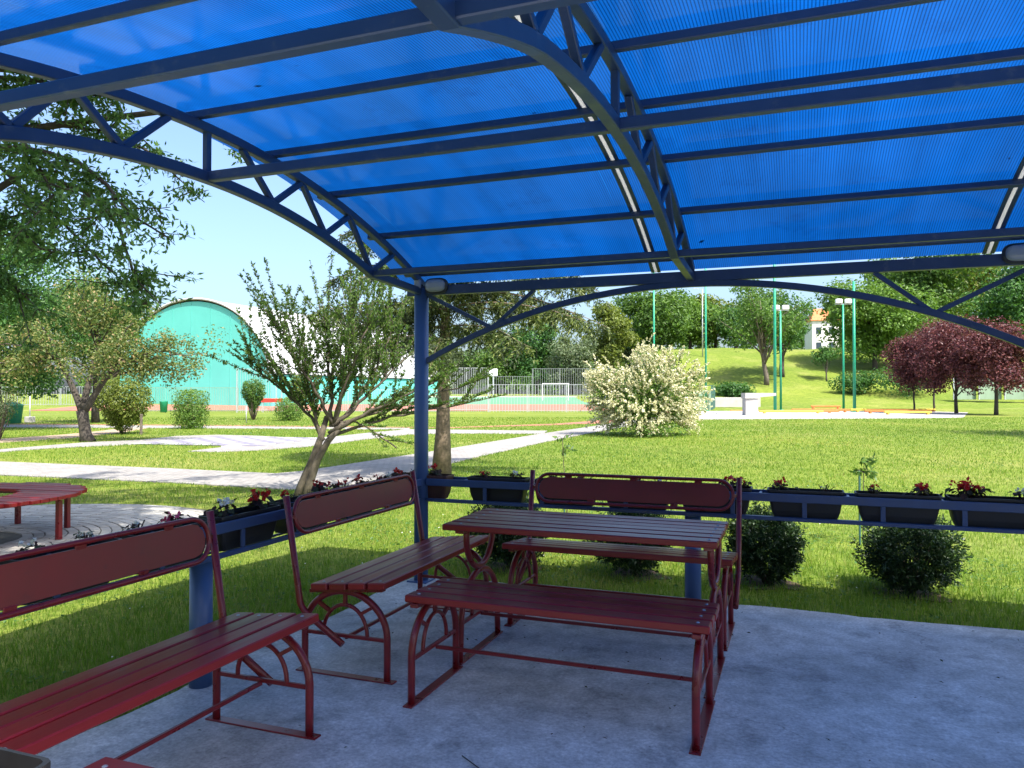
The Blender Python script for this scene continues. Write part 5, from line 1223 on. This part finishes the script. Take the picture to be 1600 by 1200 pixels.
# green poles
GPO = 'tall green poles on the concrete pad'
def pole(label, px, d, h, lamp=False, r=.09):
    x = X(px, d); t_ = thing('green_pole', label, 'pole', at(x, d, tz(x, min(d, 78)) if d < 79 else tz(x, d)), YAW, GPO)
    b = MB(); b.cyl((0, 0, 0), (0, 0, h), r, r*.8, 12); b.build('shaft', M['greenpaint'], t_)
    b = MB(); b.cyl((0, 0, 0.02), (0, 0, .09), .28, .28, 14); b.build('foot_plate', M['greenpaint'], t_)
    if lamp:
        b = MB(); b.box((0, 0, h+.02), (1.5, .1, .1)); b.build('lamp_arm', M['grey'], t_)
        for sx in (-.45, .45):
            b = MB(); b.box((sx, -.12, h+.28), (.62, .3, .42), ch=.05); b.build('floodlight', M['white'], t_)
    return t_
pole('left front green pole beside the white concrete slab', 1211, 68, 16.0, r=.14)
pole('left rear green pole with a floodlight on top', 1220, 73, 9.6, True, .11)
pole('right rear green pole with a floodlight on top', 1318, 73, 10.2, True, .11)
pole('right front green pole standing on a dark foot', 1335, 68, 11.7, r=.14)
pole('thin green pole by the dark mesh cage', 1103, 72, 15.0, r=.10)
pole('green pole partly hidden by the white blossoming shrub', 1022, 74, 13.5, r=.10)
b = thing('street_lamp', 'slender pale lamp post behind the airy tree', 'lamp', at(X(1098, 112), 112, tz(X(1098, 112), 112)-1), YAW)
q = MB(); q.cyl((0, 0, 0), (0, 0, 11.0), .1, .07, 10); q.build('shaft', M['grey'], b); q = MB(); q.bar((0, 0, 10.9), (-.9, 0, 11.1), .07, .07); q.box((-1.1, 0, 11.1), (.6, .2, .1)); q.build('lamp_head', M['grey'], b)

# white concrete slab sculpture and coloured beams
sc = thing('concrete_block', 'white concrete block with a cantilevered top on the pale pad', 'sculpture', at(X(1172, 57), 57, GZ+.02), YAW)
q = MB(); q.box((0, 0, .62), (.95, .8, 1.24), ch=.03); q.build('pedestal', M['concrete_white'], sc)
q = MB(); q.prism([(-.52, -.5), (1.78, -.5), (1.78, .5), (-.52, .5)], 1.243, 1.66); q2 = q.V[0]
q2[q2[:, 0] > 1] *= np.array([1, 1, 1]); q2[(q2[:, 0] > 1) & (q2[:, 2] < 1.3), 2] = 1.45; q.build('top_slab', M['concrete_white'], sc)
GB = 'coloured low beams lying on the pale pad'
for (px, d_, L, m_, z_, lb) in ((1236, 62, 5.2, 'yellow', .18, 'low yellow beam behind the white concrete block'), (1282, 66, 5.0, 'orange', .22, 'low orange beam between the green poles'), (1290, 68, 2.6, 'orange', .5, 'short orange box beam between the green poles'),
                         (1395, 67, 7.5, 'yellow', .22, 'long yellow beam at the right end of the pad'), (1405, 62, 5.6, 'orange', .22, 'orange beam in front of the long yellow beam'), (1418, 58.5, 3.6, 'yellow', .2, 'short yellow beam nearest at the right end of the pad'),
                         (1150, 60.5, 3.6, 'grey', .14, 'low grey bar lying left of the white block'), (1225, 64, 9.0, 'orange', .15, 'thin orange kerb beam along the pad by the left poles')):
    t_ = thing('low_beam', lb, 'beam', at(X(px, d_), d_, GZ+.024), YAW+random.uniform(-.03, .03), GB)
    q = MB(); q.box((0, 0, z_), (L, .18, .16), ch=.02); q.build('beam', M[m_], t_)
    fm = MB(); fm.box((0, 0, z_*.5-.04), (.14, .3, max(.05, z_-.08)), ch=.01); fme = fm.mesh('beam_foot')
    for s_ in (-.42, .42): link('beam_foot', fme, M[m_], t_, (s_*L, 0, .0))
# right side fence of pale boards, one panel after another
rf = thing('board_fence', 'pale green board fence behind the purple trees', 'fence', at(X(1490, 84), 84, 0), YAW)
pm_ = MB(); pm_.box((0, 0, 0), (2.42, .05, 2.3), ch=.01); pme = pm_.mesh('fence_panel'); qm = MB(); qm.box((0, 0, 0), (.1, .1, 2.5)); qme = qm.mesh('fence_post')
for k in range(7):
    xk = X(1490, 84)+k*2.5; dk = 84-k*.5; zk = tz(X(1490, 84)+k*2.5, 79)
    link('fence_panel', pme, M['lightgreen'], rf, (k*2.5+1.25, -k*.5, zk+.9+1.0)); link('fence_post', qme, M['grey'], rf, (k*2.5, -k*.5, zk+1.0+1.0))
# house on the hill
hx, hd = X(1284, 165), 165
hs = thing('house', 'white house with an orange tiled roof glimpsed through the trees on the hill', 'house', at(hx, hd, tz(hx, hd)+.5), YAW-.15)
q = MB(); q.box((0, 0, 3.8), (5.4, 7, 7.6)); q.build('wall', M['housewall'], hs)
q = MB(); rv = [(-3.1, -3.9, 7.55), (3.1, -3.9, 7.55), (3.1, 3.9, 7.55), (-3.1, 3.9, 7.55), (-1.6, 0, 10.4), (1.6, 0, 10.4)]
q.add(rv, [np.array([[0, 1, 5, 4], [2, 3, 4, 5]]), np.array([[1, 2, 5], [3, 0, 4]]), np.array([[3, 2, 1, 0]])]); ro = q.build('roof', M['rooftile'], hs)
q = MB(); q.box((1.6, 1.0, 9.6), (.8, .8, 2.2)); q.build('chimney', M['housewall'], ro)
for wx in (-1.4, 1.2):
    for wz in (2.2, 5.4):
        q = MB(); q.box((wx, -3.52, wz), (1.3, .08, 1.6)); f_ = q.build('window', M['white'], hs); q = MB(); q.box((wx, -3.57, wz), (1.1, .04, 1.4)); q.build('pane', M['glass'], f_)
# small things on the left lawn
bn = thing('litter_bin', 'green litter bin in front of the teal hall', 'bin', at(X(256, 66), 66, GZ), YAW)
q = MB(); q.lathe([(0, .05), (.28, .05), (.34, .95), (.36, .98), (.30, .98), (.28, .5), (0, .5)], 18); q.build('body', M['greenpaint'], bn)
q = MB(); q.box((0, .35, .5), (.08, .08, 1.05)); q.build('post', M['greenpaint'], bn)
b2 = thing('litter_bin', 'green bin behind the shrub at the left edge', 'bin', at(X(18, 40), 40, GZ), YAW+.4)
q = MB(); q.lathe([(0, .05), (.45, .05), (.55, .95), (.58, .98), (.5, .98), (.46, .5), (0, .5)], 18); q.build('body', M['greenpaint'], b2)
q = MB(); q.lathe([(0, 1.16), (.3, 1.12), (.6, 1.0), (.6, .99), (0, .99)], 18); q.build('lid', M['greenpaint'], b2)
rbn = thing('red_board', 'small red board on the fence beside the vase shaped shrub', 'sign', at(X(425, 67.2), 67.2, GZ), YAW)
q = MB(); q.box((0, 0, 1.05), (1.9, .05, .35), ch=.01); q.build('board', M['red'], rbn)
for s_ in (-.8, .8):
    q = MB(); q.box((s_, .04, .5), (.06, .06, 1.0)); q.build('post', M['grey'], rbn)
mp_ = thing('marker_post', 'thin white post on a white block beside the far path', 'post', at(X(47, 42), 42, GZ), YAW)
q = MB(); q.box((0, 0, .17), (.4, .4, .34), ch=.03); q.build('block', M['concrete_white'], mp_); q = MB(); q.cyl((0, 0, .34), (0, 0, 1.5), .03, .03, 8); q.build('post', M['white'], mp_)
sp_ = thing('garden_stake', 'thin grey stake in the lawn right of the vase shaped shrub', 'stake', at(X(385, 40), 40, GZ), YAW)
q = MB(); q.cyl((0, 0, 0), (0, 0, .95), .03, .025, 8); q.build('shaft', M['grey'], sp_)
st_ = thing('tree_stake', 'short brown stake beside the rounded yellow green shrub', 'stake', at(X(221, 29.2), 29.2, GZ), YAW)
q = MB(); q.box((0, 0, .4), (.08, .08, .8), ch=.01); q.build('shaft', M['bark'], st_)

# litter on the slab
tw_ = MB(); tw_.sweep([(1.55, -2.62, .006), (1.66, -2.70, .010), (1.80, -2.76, .007), (1.86, -2.80, .006)], .0025, 5); tag(tw_.build('dry_twig', M['drytwig']), 'thin dry twig lying on the concrete in front of the backless bench', 'twig')
lb_ = MB(); n = 150; P = np.c_[rng.uniform(0.0, 5, n), -4.3+4.4*rng.random(n)**.6, np.full(n, .006)]; leaf_quads(lb_, P, rng.normal(size=(n, 3))*.25+np.array([0, 0, 1]), .022, .5, .1)
tag(lb_.build('leaf_litter', M['begonia']), kind='stuff')

# unseen building added behind the viewer to shut off sky light on that side
sb_ = thing('sky_block_building', 'unseen two-storey building added behind the shelter to block sky light', 'building', (6.0, -19.5, 0), 0)
q = MB(); q.box((0, 0, 3.6), (46, 7, 7.2)); q.build('wall', M['wallgrey'], sb_)
q = MB(); q.add([(-23.5, -4, 7.19), (23.5, -4, 7.19), (23.5, 4, 7.19), (-23.5, 4, 7.19), (-21, 0, 9.2), (21, 0, 9.2)], [np.array([[0, 1, 5, 4], [2, 3, 4, 5]]), np.array([[1, 2, 5], [3, 0, 4]]), np.array([[3, 2, 1, 0]])]); q.build('roof', M['rooftile'], sb_)
wm_ = MB(); wm_.box((0, 0, 0), (2.0, .08, 1.7)); wme = wm_.mesh('window'); pm_ = MB(); pm_.box((0, 0, 0), (1.8, .05, 1.5)); pme = pm_.mesh('pane')
for k in range(14):
    for z in (1.8, 5.2):
        f_ = link('window', wme, M['white'], sb_, (-20.8+k*3.2, 3.52, z)); link('pane', pme, M['glass'], f_, (0, .03, 0))
